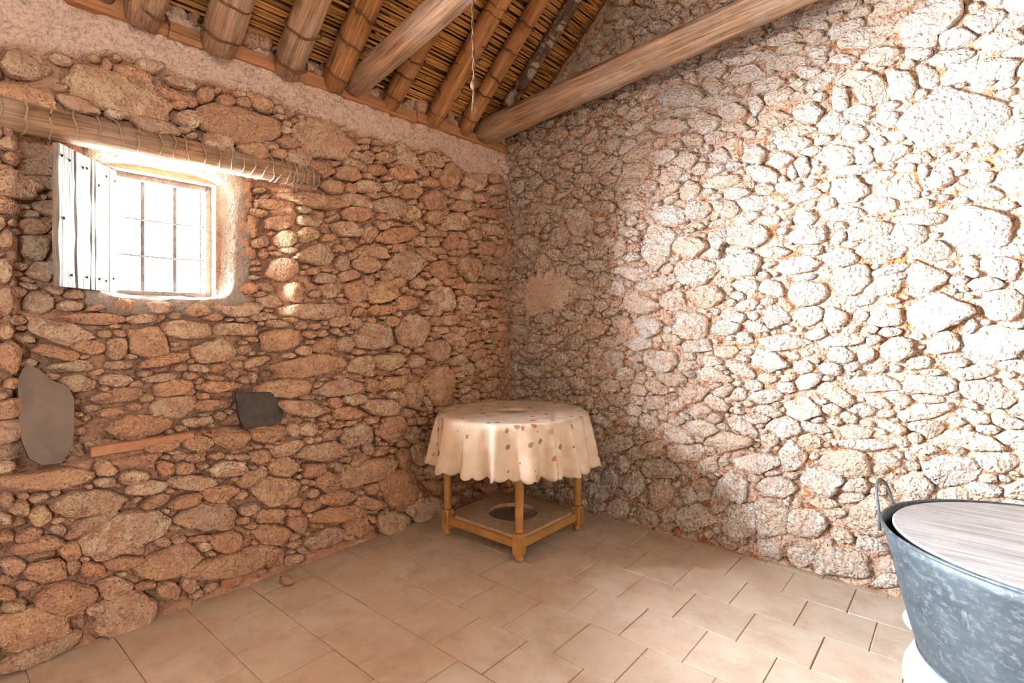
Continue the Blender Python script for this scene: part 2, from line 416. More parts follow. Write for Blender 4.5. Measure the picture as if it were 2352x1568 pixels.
def poly_slab(name, pts3, nrm, thick, mat, parent=None, bev=0.006, jit=0.0, smooth=False):
    """outline (3D points, counter-clockwise seen from nrm) with real thickness away from nrm"""
    nrm = Vector(nrm).normalized(); n = len(pts3)
    V = [Vector(p) for p in pts3] + [Vector(p) - nrm * thick for p in pts3]
    Fc = [tuple(range(n)), tuple(range(2 * n - 1, n - 1, -1))]
    for i in range(n):
        j = (i + 1) % n; Fc.append((i, i + n, j + n, j))
    me = mesh(name, V, Fc)
    bm = bmesh.new(); bm.from_mesh(me); bmesh.ops.recalc_face_normals(bm, faces=bm.faces); bm.to_mesh(me); bm.free()
    if bev: bevel_mesh(me, bev, 2)
    return link(name, me, mat, parent, smooth)

# ------------------------------------------------------------------ wall shapes
NI_Y0, NI_Y1, NI_Z0, NI_Z1, NI_D = -2.84, -1.735, 0.735, 2.09, 0.15      # niche around the window
WIN_Y0, WIN_Y1, WIN_Z0, WIN_Z1, WIN_X = -2.485, -2.08, 1.445, 1.985, -0.28
THK = 0.40
def slope_x(u): return 2.73 + 0.93 * u             # underside of the cane roof above a point at distance u from the left wall
def niche(u, v):
    ledge = NI_Z0 + 0.02 * np.sin(np.asarray(u) * 5.0)
    a = sstep(NI_Y0 - 0.015, NI_Y0 + 0.035, u) * (1 - sstep(NI_Y1 - 0.10, NI_Y1 + 0.01, u))
    b = sstep(ledge - 0.004, ledge + 0.012, v) * (1 - sstep(NI_Z1 - 0.01, NI_Z1 + 0.02, v))
    return NI_D * a * b
def base_l(u, v): return -niche(u, v) + 0.02 * fbm(np.asarray(u) * 1.3, np.asarray(v) * 1.3, 5, 2) + 0.035 * (1 - sstep(0.0, 0.35, v))
PLB = [(-6, 2.36)] + [(onL(*q).y, onL(*q).z) for q in ((0, 105), (100, 118), (200, 130), (260, 122), (340, 140), (420, 180), (480, 195), (600, 215), (700, 262), (800, 300), (900, 325), (1000, 345), (1080, 400), (1150, 405))]
def plaster_l(u, v):
    lo = np.interp(u, [p[0] for p in PLB], [p[1] for p in PLB]) + 0.05 * fbm(np.asarray(u) * 6, np.asarray(v) * 6, 9, 3)
    return sstep(lo - 0.02, lo + 0.03, v)
def base_r(u, v):
    rec = sstep(2.74 + 0.065 * np.asarray(u), 2.77 + 0.065 * np.asarray(u), v) * (1 - sstep(1.8, 2.3, u))
    return 0.03 * fbm(np.asarray(u) * 1.1, np.asarray(v) * 1.1, 21, 2) - 0.10 * rec + 0.05 * (1 - sstep(0.0, 0.30, v))
def P_l(u, v, n): return (n, u, v)
def P_r(u, v, n): return (u, -n, v)

def field(name, us, vs, base, P, rough, seed, mat, keep=None, plaster=None, parent=None, recess=0.0, pk=None, groove=0.0):
    U, Vv = np.meshgrid(us, vs, indexing='ij')
    h = base(U, Vv) - recess + rough * fbm(U * 16, Vv * 16, seed, 4) + 0.5 * rough * np.abs(fbm(U * 45, Vv * 45, seed + 3, 2))
    if pk is not None:
        # open joints: the clay has shrunk away around every stone
        gap = np.full(U.shape, 9.0); ua = np.asarray(us); va = np.asarray(vs)
        for c, Mx, Mi in zip(pk.c, pk.M, pk.Mi):
            size = math.sqrt(abs(np.linalg.det(Mx))); r = np.abs(Mx).sum(1) * 1.25 + 0.04
            i0, i1 = np.searchsorted(ua, (c[0] - r[0], c[0] + r[0])); j0, j1 = np.searchsorted(va, (c[1] - r[1], c[1] + r[1]))
            if i1 <= i0 or j1 <= j0: continue
            du = U[i0:i1, j0:j1] - c[0]; dv = Vv[i0:i1, j0:j1] - c[1]
            d = np.sqrt((Mi[0, 0] * du + Mi[0, 1] * dv) ** 2 + (Mi[1, 0] * du + Mi[1, 1] * dv) ** 2)
            gap[i0:i1, j0:j1] = np.minimum(gap[i0:i1, j0:j1], (d - 1.06) * size)
        h = h - groove * (1 - sstep(0.004, 0.022, gap)) * (0.55 + 0.9 * vnoise(U * 9, Vv * 9, seed + 40))
    pl = None
    if plaster is not None:
        pl = plaster(U, Vv); h = h * (1 - pl) + pl * (base(U, Vv) + 0.008 + 0.8 * rough * fbm(U * 20, Vv * 20, seed + 8, 4) - 0.9 * rough * sstep(0.62, 0.8, vnoise(U * 30, Vv * 38, seed + 11)))
    nu, nv = len(us), len(vs)
    verts = [P(U[i, j], Vv[i, j], h[i, j]) for i in range(nu) for j in range(nv)]
    faces = []
    for i in range(nu - 1):
        for j in range(nv - 1):
            if keep is None or keep(0.5 * (us[i] + us[i + 1]), 0.5 * (vs[j] + vs[j + 1])):
                faces.append((i * nv + j, (i + 1) * nv + j, (i + 1) * nv + j + 1, i * nv + j + 1))
    me = mesh(name, verts, faces)
    if pl is not None:
        a = me.attributes.new('plaster', 'FLOAT', 'POINT'); a.data.foreach_set('value', pl.reshape(-1))
    return link(name, me, mat, parent)

# ================================================================== THE SETTING
# ---- left wall: solid core with window and added side opening, clay face, stones
wall_left = empty('wall_left'); tag(wall_left, 'reddish rubble stone wall with the small window niche', 'wall', kind='structure')
CX0, CX1 = -THK, -0.20
cx, sx = (CX0 + CX1) / 2, CX1 - CX0
WO = 0.02
core = []
def cb(y0, y1, z0, z1): core.append(box_geo((cx, (y0 + y1) / 2, (z0 + z1) / 2), (sx, y1 - y0, z1 - z0)))
cb(-5.6, SIDE_Y0, -0.1, 2.75); cb(SIDE_Y0, SIDE_OUT + 0.3, -0.1, SIDE_SILL); cb(SIDE_Y0, SIDE_Y1, SIDE_Z, 2.75)
yj = SIDE_OUT + (SIDE_Y1 - SIDE_OUT) * (CX1 - CX0) / THK
pp = [(CX0, SIDE_OUT), (CX0, WIN_Y0 - WO), (CX1, WIN_Y0 - WO), (CX1, yj)]
core.append(([(x, y, -0.1) for x, y in pp] + [(x, y, 2.75) for x, y in pp], [(0, 1, 2, 3), (7, 6, 5, 4), (0, 4, 5, 1), (1, 5, 6, 2), (2, 6, 7, 3), (3, 7, 4, 0)]))
cb(WIN_Y1 + WO, 0.7, -0.1, 2.75)
cb(WIN_Y0 - WO, WIN_Y1 + WO, -0.1, WIN_Z0 - WO); cb(WIN_Y0 - WO, WIN_Y1 + WO, WIN_Z1 + WO, 2.75)
v, f = join_geo(core); link('wall_core', mesh('wall_core', v, f), 'clay_l', wall_left, False)
# jambs of the added side opening, between core and room face
v, f = join_geo([([(CX1 - .01, yj, 0), (CX1 - .01, yj + 0.2, 0), (0.0, SIDE_Y1 + 0.03, 0), (0.0, SIDE_Y1, 0), (CX1 - .01, yj, SIDE_Z), (CX1 - .01, yj + 0.2, SIDE_Z), (0.0, SIDE_Y1 + 0.03, SIDE_Z), (0.0, SIDE_Y1, SIDE_Z)], [(0, 1, 2, 3), (7, 6, 5, 4), (0, 4, 5, 1), (1, 5, 6, 2), (2, 6, 7, 3), (3, 7, 4, 0)]), box_geo((-0.11, SIDE_Y0 - 0.05, SIDE_Z / 2), (0.24, 0.10, SIDE_Z)),
                 box_geo((-0.11, (SIDE_Y0 + SIDE_Y1) / 2, SIDE_Z + 0.1), (0.24, SIDE_Y1 - SIDE_Y0 + 0.2, 0.2))])
v2, f2 = box_geo((-0.11, (SIDE_Y0 + SIDE_Y1) / 2, SIDE_SILL - 0.05), (0.22, SIDE_Y1 - SIDE_Y0, 0.10)); v, f = join_geo([(v, f), (v2, f2)])
link('opening_jamb', mesh('opening_jamb', v, f), 'clay_l', wall_left, False)
us = np.concatenate([np.linspace(-5.6, -3.06, 40), np.arange(-3.05, 0.05, 0.013)])
vs = np.arange(-0.02, 2.70, 0.013)
RV_Y0, RV_Y1, RV_Z0, RV_Z1 = WIN_Y0 - 0.10, WIN_Y1 + 0.115, WIN_Z0 - 0.03, WIN_Z1 + 0.09    # room-side edge of the splayed reveal
def keep_l(u, v):
    if SIDE_Y0 < u < SIDE_Y1 and SIDE_SILL < v < SIDE_Z: return False
    if RV_Y0 < u < RV_Y1 and RV_Z0 < v < RV_Z1: return False
    return True
US_L, VS_L = us, vs

# ---- right wall
wall_right = empty('wall_right'); tag(wall_right, 'pale sunlit rubble stone gable wall behind the tub', 'wall', kind='structure')
v, f = box_geo((2.1, 0.35, 2.6), (5.6, 0.30, 5.6)); link('wall_core', mesh('wall_core', v, f), 'clay_r', wall_right, False)
us = np.concatenate([np.arange(-0.05, 3.05, 0.014), np.linspace(3.06, 4.75, 40)])
vs = np.concatenate([np.arange(-0.02, 3.72, 0.014), np.linspace(3.74, 5.1, 20)])
US_R, VS_R = us, vs

# ---- walls behind the camera
def far_wall(name, us, vs, P, seed, label, keep=None):
    r = empty(name); tag(r, label, 'wall', kind='structure')
    field('clay_face', us, vs, lambda a, b: 0.06 * fbm(a * 3, b * 5, seed, 4), P, 0.03, seed, 'clay_far', keep, None, r)
    return r
wb = far_wall('wall_back', np.linspace(-0.7, 5.0, 90), np.linspace(-0.05, 5.2, 70), lambda u, v, n: (u, -5.2 + n, v), 91, 'rough clay wall at the back of the room')
v, f = box_geo((2.1, -5.5, 2.6), (5.8, 0.3, 5.6)); link('wall_core', mesh('wall_core', v, f), 'clay_far', wb, False)
wf = far_wall('wall_far', np.linspace(-5.3, 0.1, 90), np.linspace(-0.05, 5.2, 70), lambda u, v, n: (4.7 - n, u, v), 95, 'rough clay wall across from the window',
              lambda u, v: not (FILL_OPEN[0] < u < FILL_OPEN[1] and FILL_OPEN[2] < v < FILL_OPEN[3]))
y0_, y1_, z0_, z1_ = FILL_OPEN
v, f = join_geo([box_geo((4.97, (y0_ - 5.7) / 2, 2.6), (0.34, y0_ + 5.7, 5.6)), box_geo((4.97, (y1_ + 0.5) / 2, 2.6), (0.34, 0.5 - y1_, 5.6)),
                 box_geo((4.97, (y0_ + y1_) / 2, z0_ / 2 - 0.1), (0.34, y1_ - y0_, z0_ + 0.2)), box_geo((4.97, (y0_ + y1_) / 2, (z1_ + 5.4) / 2), (0.34, y1_ - y0_, 5.4 - z1_))])
link('wall_core', mesh('wall_core', v, f), 'clay_far', wf, False)

# ---- floor
floor = empty('floor'); tag(floor, 'worn square clay floor tiles laid in staggered rows', 'floor', kind='structure')
v, f = box_geo((2.1, -2.6, -0.056), (5.8, 6.2, 0.107)); link('floor_bed', mesh('floor_bed', v, f), 'joint', floor, False)
TX, TY = 0.27, 0.273
tiles = []
for k in range(5):
    def jt(a): return a + random.uniform(-0.0012, 0.0012)
    x, y = TX / 2 - 0.0016, TY / 2 - 0.0016
    vv, ff = box_geo((0, 0, -0.012), (2 * x, 2 * y, 0.024))
    vv = [(jt(a), jt(b), c + random.uniform(-0.0006, 0.0006)) for a, b, c in vv]
    me = mesh('floor_tile', vv, ff); bevel_mesh(me, 0.0022, 1); me.materials.append(M['tile']); tiles.append(me)
offs = [0.03, 0.175, 0.019, 0.137, 0.024, 0.155]
for r in range(-1, 13):
    yc = -0.091 - TY * (r - 0.5)
    off = offs[r % 6] if r >= 0 else 0.155
    for c in range(-1, 14):
        xc = off + TX * (c + 0.5)
        if yc > 0.10 or xc > 3.75 or xc < -0.06: continue
        o = bpy.data.objects.new('floor_tile', tiles[random.randrange(5)]); COL.objects.link(o); o.parent = floor
        o.location = (xc, yc, random.uniform(-0.0005, 0.0007)); o.rotation_euler = (random.uniform(-.0012, .0012), random.uniform(-.0012, .0012), random.choice((0, math.pi)))
v, f = join_geo([box_geo((4.3, -2.6, -0.006), (1.0, 6.0, 0.012)), box_geo((1.5, -4.6, -0.006), (6.4, 2.3, 0.012))])
link('floor_surface', mesh('floor_surface', v, f), 'tile', floor, False)

# ================================================================== STONES
def crop(ox, oy, s, L): return [(ox + a / s, oy + b / s, w / s, h / s, g) for a, b, w, h, g in L]
LEFT = [(285,215,262,95,20),(548,288,182,86,14),(735,320,130,78,22),(52,215,138,46,13),(185,240,85,28,20),(266,262,46,22,25),(350,284,112,34,20),(436,272,58,40,5),
 (505,326,78,40,12),(582,346,72,36,18),(665,328,66,28,8),(620,333,38,20,12),(642,352,44,22,8),(630,368,38,18,12),(684,364,60,44,22),(245,152,24,40,0),(305,168,92,36,20),
 (345,150,55,30,15),(405,222,112,26,20),(415,238,42,22,18),(475,217,40,38,0),(520,230,38,26,18),(560,236,34,24,18),(420,192,72,22,18),(60,150,120,70,12)]
LEFT += crop(500,300,3.336,[(885,425,185,95,12),(1020,440,95,80,30),(1160,430,185,95,5),(1310,430,105,62,8),(1190,495,100,50,5),(1080,540,220,90,12),(790,540,430,110,12),
 (1150,200,110,100,15),(1060,190,80,65,10),(1065,265,170,70,22),(1210,300,160,85,8),(1000,330,170,110,8),(800,290,200,110,18),(1455,205,230,120,62),(1430,330,200,120,6),
 (1795,350,150,170,0),(1975,390,190,140,8),(2140,370,110,70,5),(2140,450,120,75,0),(1690,325,70,75,0),(1640,395,120,70,8),(1900,490,110,90,0),(2020,515,95,75,0),(1490,470,160,110,5),
 (1670,530,190,140,10),(1880,580,150,80,0),(1320,590,250,140,5),(1495,630,130,110,12),(1075,640,220,110,8),(1270,655,80,60,25),(1455,685,60,35,8),(2070,630,240,75,8),(1840,700,210,130,5),
 (1660,660,120,110,0),(1370,800,300,110,-6),(1005,755,230,115,12),(1160,785,110,140,0),(845,820,110,60,-10),(690,800,150,120,0),(700,690,180,80,8),(1185,930,250,90,8),(1150,1020,190,140,5),
 (960,1010,110,100,0),(1450,1030,260,190,5),(1715,1060,140,130,0),(1940,1050,190,190,0),(2060,900,130,110,0),(1790,850,100,130,20),(2090,1090,110,110,0),(1665,1165,115,55,8),(1785,1160,105,55,-5),
 (1920,1110,45,65,0),(1540,1175,120,80,0),(1390,1160,110,80,0),(1160,1150,80,75,0),(1060,1230,160,170,0),(1255,1240,230,150,-4),(1460,1320,170,100,5),(1720,1280,190,180,0),(2090,1200,180,45,3),
 (2150,1320,130,80,-8),(1680,1370,110,90,0),(1900,1330,130,120,0),(1300,1365,100,75,0),(1200,1375,80,80,0),(1100,1390,110,60,-8),(760,1380,470,110,0),(1060,1480,90,80,0),(1500,1460,230,140,0),
 (740,1500,100,55,-3),(640,1490,70,60,0),(250,560,190,75,0),(210,660,150,50,0),(290,730,170,140,0),(430,830,110,80,0),(430,930,160,80,-5),(260,1205,240,85,-3),(180,1365,300,110,-3),(150,1520,330,100,4),
 (370,570,110,130,0),(540,690,200,110,-15),(545,1060,170,180,0),(560,820,110,120,0),(600,1230,130,150,0),(230,920,200,110,0),(200,1090,260,110,0),(860,1230,110,110,0),(760,950,260,150,0),(820,1130,160,80,0)])
LEFT += crop(0,500,2.936,[(620,680,440,75,2),(945,680,200,70,-4),(860,595,200,70,5),(1080,600,190,70,5),(1320,625,170,75,3),(1250,755,340,120,2),(1010,840,270,190,22),(1440,895,270,150,-5),
 (790,880,150,140,-20),(1110,960,370,80,-12),(1340,1015,140,55,10),(590,860,260,100,10),(420,780,400,150,8),(380,910,300,100,8),(480,1005,350,75,-4),(785,990,200,55,0),(780,1090,210,90,0),
 (1070,1080,220,55,-10),(1170,1145,280,85,-10),(1490,1140,250,75,-5),(530,1120,260,110,5),(790,1200,340,90,-8),(1170,1280,290,130,-12),(1440,1260,240,80,-8),(1730,1080,140,80,0),(1460,1080,130,40,5),
 (1480,1010,110,60,-12),(260,570,190,160,0),(60,940,150,200,0),(40,770,110,110,0),(940,1420,460,180,-4),(1340,1375,210,60,-5),(740,1310,180,50,-8),(1350,1530,190,110,-3),(1570,1500,240,120,-8),(1820,1460,240,110,-10),
 (280,360,180,120,0),(240,200,200,160,0),(230,60,190,110,0),(30,560,120,180,0),(30,350,110,150,0),(40,150,110,130,0)])
LEFT += crop(550,700,4.612,[(790,220,150,70,-5),(660,215,100,85,0),(480,380,480,220,-10),(900,420,260,140,-22),(690,490,170,120,-8),(1130,420,200,150,-12),(1440,340,420,270,0),(1830,270,320,360,0),(1230,200,120,110,0),
 (810,640,720,220,-7),(1280,640,240,180,-20),(1590,600,340,180,-10),(1880,590,180,130,0),(2110,480,240,230,0),(1380,725,110,75,0),(1400,840,160,150,0),(1620,830,300,140,-8),(1650,960,130,80,0),(1850,960,220,290,0),
 (1740,1010,80,130,0),(2130,850,340,400,5),(2010,1050,170,70,62),(550,890,480,180,-8),(1070,880,440,150,-9),(1230,1000,220,130,-5),(1020,1040,140,100,0),(1530,1080,400,160,5),(1150,1150,290,140,-4),(680,1100,420,180,5),
 (580,1330,110,140,0),(740,1320,180,150,-15),(330,1390,380,150,-9),(40,1440,180,180,0),(1260,1390,350,240,-12),(1630,1310,290,260,0),(1850,1370,180,170,0),(880,1490,380,170,-6),(900,1280,130,70,0)])
LEFT += crop(0,1050,3.336,[(350,165,740,150,-8),(810,90,160,110,0),(1040,25,380,70,-7),(1030,155,240,110,-4),(1280,90,110,110,0),(1470,200,290,110,4),(690,350,560,210,-5),(1130,240,300,100,-9),(1440,330,220,90,-22),
 (1680,280,270,130,-9),(1610,450,420,220,-9),(2110,250,380,200,-9),(1750,90,300,120,-4),(310,440,170,140,-20),(160,390,160,120,-8),(50,330,130,120,0),(40,480,110,90,-8),(50,610,120,70,-8),(220,600,210,100,-10),(450,550,130,80,0),
 (700,510,420,110,-25),(950,580,720,270,-16),(290,680,440,110,-11),(540,710,160,150,0),(1020,690,180,110,-5),(560,840,130,110,-15),(350,870,350,150,-9),(100,830,170,130,8),(700,860,220,100,-5),(950,810,300,90,-14),(1290,800,500,220,-16),
 (1740,650,270,170,4),(1800,800,720,190,-16),(1690,770,150,70,-8),(2070,590,240,150,0),(2060,450,220,120,-9),(2250,520,150,120,0),(490,1080,480,270,-9),(870,990,250,160,-12),(720,1150,160,90,-12),(940,1200,520,300,-22),(1280,1010,180,160,0),
 (1440,960,130,110,0),(1290,1140,150,110,0),(1560,1050,320,130,-9),(2180,850,340,210,-18),(250,1280,600,330,-13),(300,1450,620,160,-20),(60,1050,130,90,-8),(110,1130,200,90,-10),(1560,625,200,40,-10),(1560,680,110,80,0)])
LEFT += crop(600,1000,4.48,[(640,170,430,200,-7),(280,130,330,130,-18),(240,320,250,190,-9),(560,360,280,150,-7),(700,480,220,220,-10),(170,560,450,260,-10),(1110,390,600,220,-20),(1440,540,370,380,0),(1490,240,140,230,0),(330,680,220,90,-13),
 (510,720,220,120,-13),(330,790,160,80,0),(370,890,190,210,0),(790,650,370,130,-7),(1100,690,280,120,3),(800,800,500,140,-9),(1330,890,320,260,-4),(970,920,240,180,0),(630,1040,430,190,-18),(1680,760,330,300,-15),(1620,620,80,150,0),
 (1800,510,190,150,0),(110,1010,270,180,-4),(90,1230,230,190,-20),(330,1330,480,180,-22),(730,1190,240,180,-8),(1000,1120,240,90,-20),(870,1040,120,60,0),(480,1310,90,110,0),(1120,140,110,100,0),(1650,200,180,190,0),(1770,380,200,130,0)])
RIGHT = crop(1500,0,2.76,[(355,430,180,110,0),(570,360,250,70,-13),(730,345,100,60,-5),(830,385,210,90,-9),(460,300,200,90,-9),(400,635,260,70,-13),(490,700,170,100,0),(170,605,280,150,0),(180,700,210,50,-9),(320,770,180,130,0),(370,540,120,90,-9),
 (100,800,220,100,-7),(720,530,220,90,-13),(640,660,80,110,0),(1060,370,90,50,-18),(980,450,140,80,0),(1040,320,130,80,0),(1220,170,220,80,-22),(1320,230,330,120,-16),(1720,150,500,200,-20),(1920,240,230,120,-5),(1700,240,240,130,-9),(1680,330,170,90,0),
 (1430,340,200,110,-5),(1200,370,150,60,0),(1290,490,220,80,-10),(1395,560,230,190,-15),(1570,545,190,180,-8),(1750,490,150,130,5),(2070,440,460,140,-7),(1180,610,110,160,0),(1490,750,150,90,-5),(1900,740,620,330,-10),(980,710,170,130,0),(760,740,190,80,-10),
 (1280,840,150,100,8),(1140,780,150,130,-15),(870,840,270,70,-13),(640,970,150,120,8),(880,900,200,100,0),(810,1010,150,70,-16),(950,1055,90,140,0),(880,1090,60,90,8),(690,1100,200,90,16),(1170,990,220,150,0),(1500,970,210,90,-13),(1330,980,130,110,0),
 (1250,1080,250,60,-10),(1240,1200,220,170,-12),(1830,1120,150,130,0),(1710,1080,80,90,0),(2100,1230,180,100,-8),(1680,1390,320,70,-5),(1440,1300,190,100,-8),(960,1380,160,100,-12),(2050,1450,500,250,-5),(1620,1490,220,150,0),(980,1490,230,120,-8),
 (600,1490,280,150,-5),(280,1330,160,130,0),(410,990,120,90,0),(510,1055,100,50,-12),(110,1370,220,130,8),(50,1500,150,140,0),(210,1010,140,110,0),(60,990,170,80,-7),(250,880,130,80,0)])
RIGHT += crop(1150,450,3.92,[(710,230,250,230,-20),(940,100,190,110,5),(1490,190,300,130,8),(1180,220,100,100,0),(1760,120,220,190,-8),(2200,200,190,90,-16),(2200,350,310,150,-5),(1400,470,270,280,0),(1700,450,290,180,5),(1960,390,180,190,8),(1070,480,110,160,16),
 (980,400,140,90,12),(1180,690,320,110,10),(1770,690,350,240,8),(1920,520,110,90,16),(2140,490,210,80,0),(1400,790,360,110,-13),(1040,840,170,120,8),(1250,970,340,170,8),(1560,940,230,150,0),(910,740,130,110,-8),(2140,620,370,230,0),(170,600,180,60,-16),
 (1850,900,280,180,0),(1720,1170,330,260,5),(1310,1180,240,170,0),(840,1190,200,180,8),(750,1000,160,120,0),(1020,1300,250,90,-16),(2030,1190,230,120,-8),(1450,1480,290,190,5),(1020,1480,180,170,0),(1240,1330,230,110,0),(2200,1290,150,120,0),(1780,1340,250,110,0),
 (530,380,170,180,0),(240,430,170,170,0),(380,620,130,170,8)])
RIGHT += crop(1700,450,3.485,[(510,150,210,110,-8),(600,300,250,120,-8),(1150,80,190,130,0),(1460,170,430,80,-7),(1900,260,580,350,-5),(1410,340,260,190,0),(1130,430,390,150,0),(280,450,240,70,-5),(470,560,330,130,-9),(520,650,190,50,-13),(540,780,320,190,-7),
 (260,740,190,130,8),(900,670,300,230,-12),(1200,590,320,70,-13),(1230,650,250,60,-13),(1150,720,320,110,-9),(1480,640,350,200,12),(1840,520,150,90,12),(2080,570,330,150,15),(980,830,220,80,-15),(1580,930,500,260,-5),(1170,960,260,170,0),(2110,880,330,250,12),
 (540,960,220,150,-5),(760,980,190,150,15),(970,960,130,80,0),(1840,1050,90,130,15),(1640,1180,260,160,-12),(1250,1220,290,190,-8),(1010,1280,130,110,0),(2020,1180,520,250,0),(230,1320,260,150,8),(800,1270,200,130,8),(810,1160,360,80,-5),(290,970,200,150,0),
 (340,1170,350,130,0),(1080,1380,190,60,0),(1240,1380,90,70,0),(1420,1330,200,110,-8),(1060,1500,380,130,0)])
RIGHT += crop(1500,1000,2.76,[(480,40,260,110,5),(210,110,230,110,5),(650,170,260,110,-5),(890,130,150,170,-15),(1220,170,300,160,5),(1080,280,260,160,8),(1290,320,170,90,-5),(500,330,180,210,8),(780,330,230,130,0),(1250,395,170,70,-3),(770,540,260,200,5),
 (960,560,300,170,5),(1400,510,330,220,0),(560,540,230,200,0),(300,330,130,110,0),(260,520,240,150,8),(100,350,190,130,0),(1200,790,380,170,5),(1900,220,330,180,0),(1350,60,330,70,3),(950,740,200,130,0),(1650,330,250,120,0)])
RIGHT += crop(1250,1000,4.704,[(750,80,380,190,-5),(970,540,190,290,8),(1270,370,380,200,8),(1270,620,250,300,5),(830,770,230,200,5),(620,640,160,130,0),(700,480,150,250,0),(1450,210,300,150,5),(1560,640,200,180,15),(1720,890,250,230,0),(1380,850,200,170,0),
 (610,330,150,120,0),(520,580,220,130,0),(1700,640,120,170,0)])
RIGHT += crop(1050,0,4.9,[(1740,380,330,160,-42),(1780,460,300,130,-32),(1440,650,200,180,-20),(1250,700,170,150,0),(1900,60,200,120,-20),(1600,260,150,110,-20),(1500,180,110,90,0),(1620,640,170,160,0),(1300,1000,200,110,-15),(1500,900,200,100,-12)])

class Packer:
    def __init__(self, u0, u1, v0, v1):
        self.c = []; self.M = []; self.Mi = []; self.traced = []; self.lim = (u0, u1, v0, v1)
        self.cell = {}
    def arrays(self):
        return np.array(self.c), np.array(self.Mi)
    def add(self, c, Mx, traced):
        self.c.append(c); self.M.append(Mx); self.Mi.append(np.linalg.inv(Mx)); self.traced.append(traced)
        i = len(self.c) - 1; r = np.abs(Mx).sum(1)
        for a in range(int((c[0] - r[0]) // 0.15), int((c[0] + r[0]) // 0.15) + 1):
            for b in range(int((c[1] - r[1]) // 0.15), int((c[1] + r[1]) // 0.15) + 1):
                self.cell.setdefault((a, b), []).append(i)
    def near(self, c, r):
        s = set()
        for a in range(int((c[0] - r) // 0.15), int((c[0] + r) // 0.15) + 1):
            for b in range(int((c[1] - r) // 0.15), int((c[1] + r) // 0.15) + 1):
                s.update(self.cell.get((a, b), ()))
        return sorted(s)
    def dist(self, pts, idx):
        C = np.array([self.c[i] for i in idx]); Mi = np.array([self.Mi[i] for i in idx])
        d = pts[:, None, :] - C[None]
        q = np.einsum('jab,njb->nja', Mi, d)
        return np.sqrt((q ** 2).sum(2))
CIRC = np.array([(math.cos(a), math.sin(a)) for a in np.linspace(0, 2 * math.pi, 13)[:-1]])

def trace(pk, L, to_uv, ok):
    L = sorted(L, key=lambda e: -e[2] * e[3])
    for (x, y, w, h, g) in L:
        c = to_uv(x, y)
        if c is None or not ok(c[0], c[1]): continue
        t = math.radians(g); dx, dy = math.cos(t), math.sin(t)
        a1, a0 = to_uv(x + dx * w / 2, y + dy * w / 2), to_uv(x - dx * w / 2, y - dy * w / 2)
        b1, b0 = to_uv(x - dy * h / 2, y + dx * h / 2), to_uv(x + dy * h / 2, y - dx * h / 2)
        if None in (a1, a0, b1, b0): continue
        A = (np.array(a1) - a0) / 2; B = (np.array(b1) - b0) / 2
        Mx = np.array([A, B]).T
        c = (np.array(a1) + a0 + np.array(b1) + b0) / 4
        idx = pk.near(c, 0.05)
        if idx:
            d = pk.dist(np.array([c]), idx)
            if d.min() < 0.75: continue
        pk.add(c, Mx, True)
def fill(pk, tiers, ok, tilt):
    u0, u1, v0, v1 = pk.lim
    for (a, b, tries) in tiers:
        for _ in range(tries):
            c = np.array((RNG.uniform(u0, u1), RNG.uniform(v0, v1)))
            aa = a * RNG.uniform(0.75, 1.35); bb = b * RNG.uniform(0.8, 1.3)
            if not ok(c[0], c[1]): continue
            t = tilt * RNG.normal()
            Mx = np.array([[math.cos(t) * aa, -math.sin(t) * bb], [math.sin(t) * aa, math.cos(t) * bb]])
            pts = c + CIRC @ Mx.T
            if not all(ok(p[0], p[1]) for p in pts[::3]): continue
            idx = pk.near(c, aa + 0.02)
            if idx:
                d = pk.dist(np.vstack([pts, [c]]), idx)
                if d.min() < 1.02: continue
            pk.add(c, Mx, False)

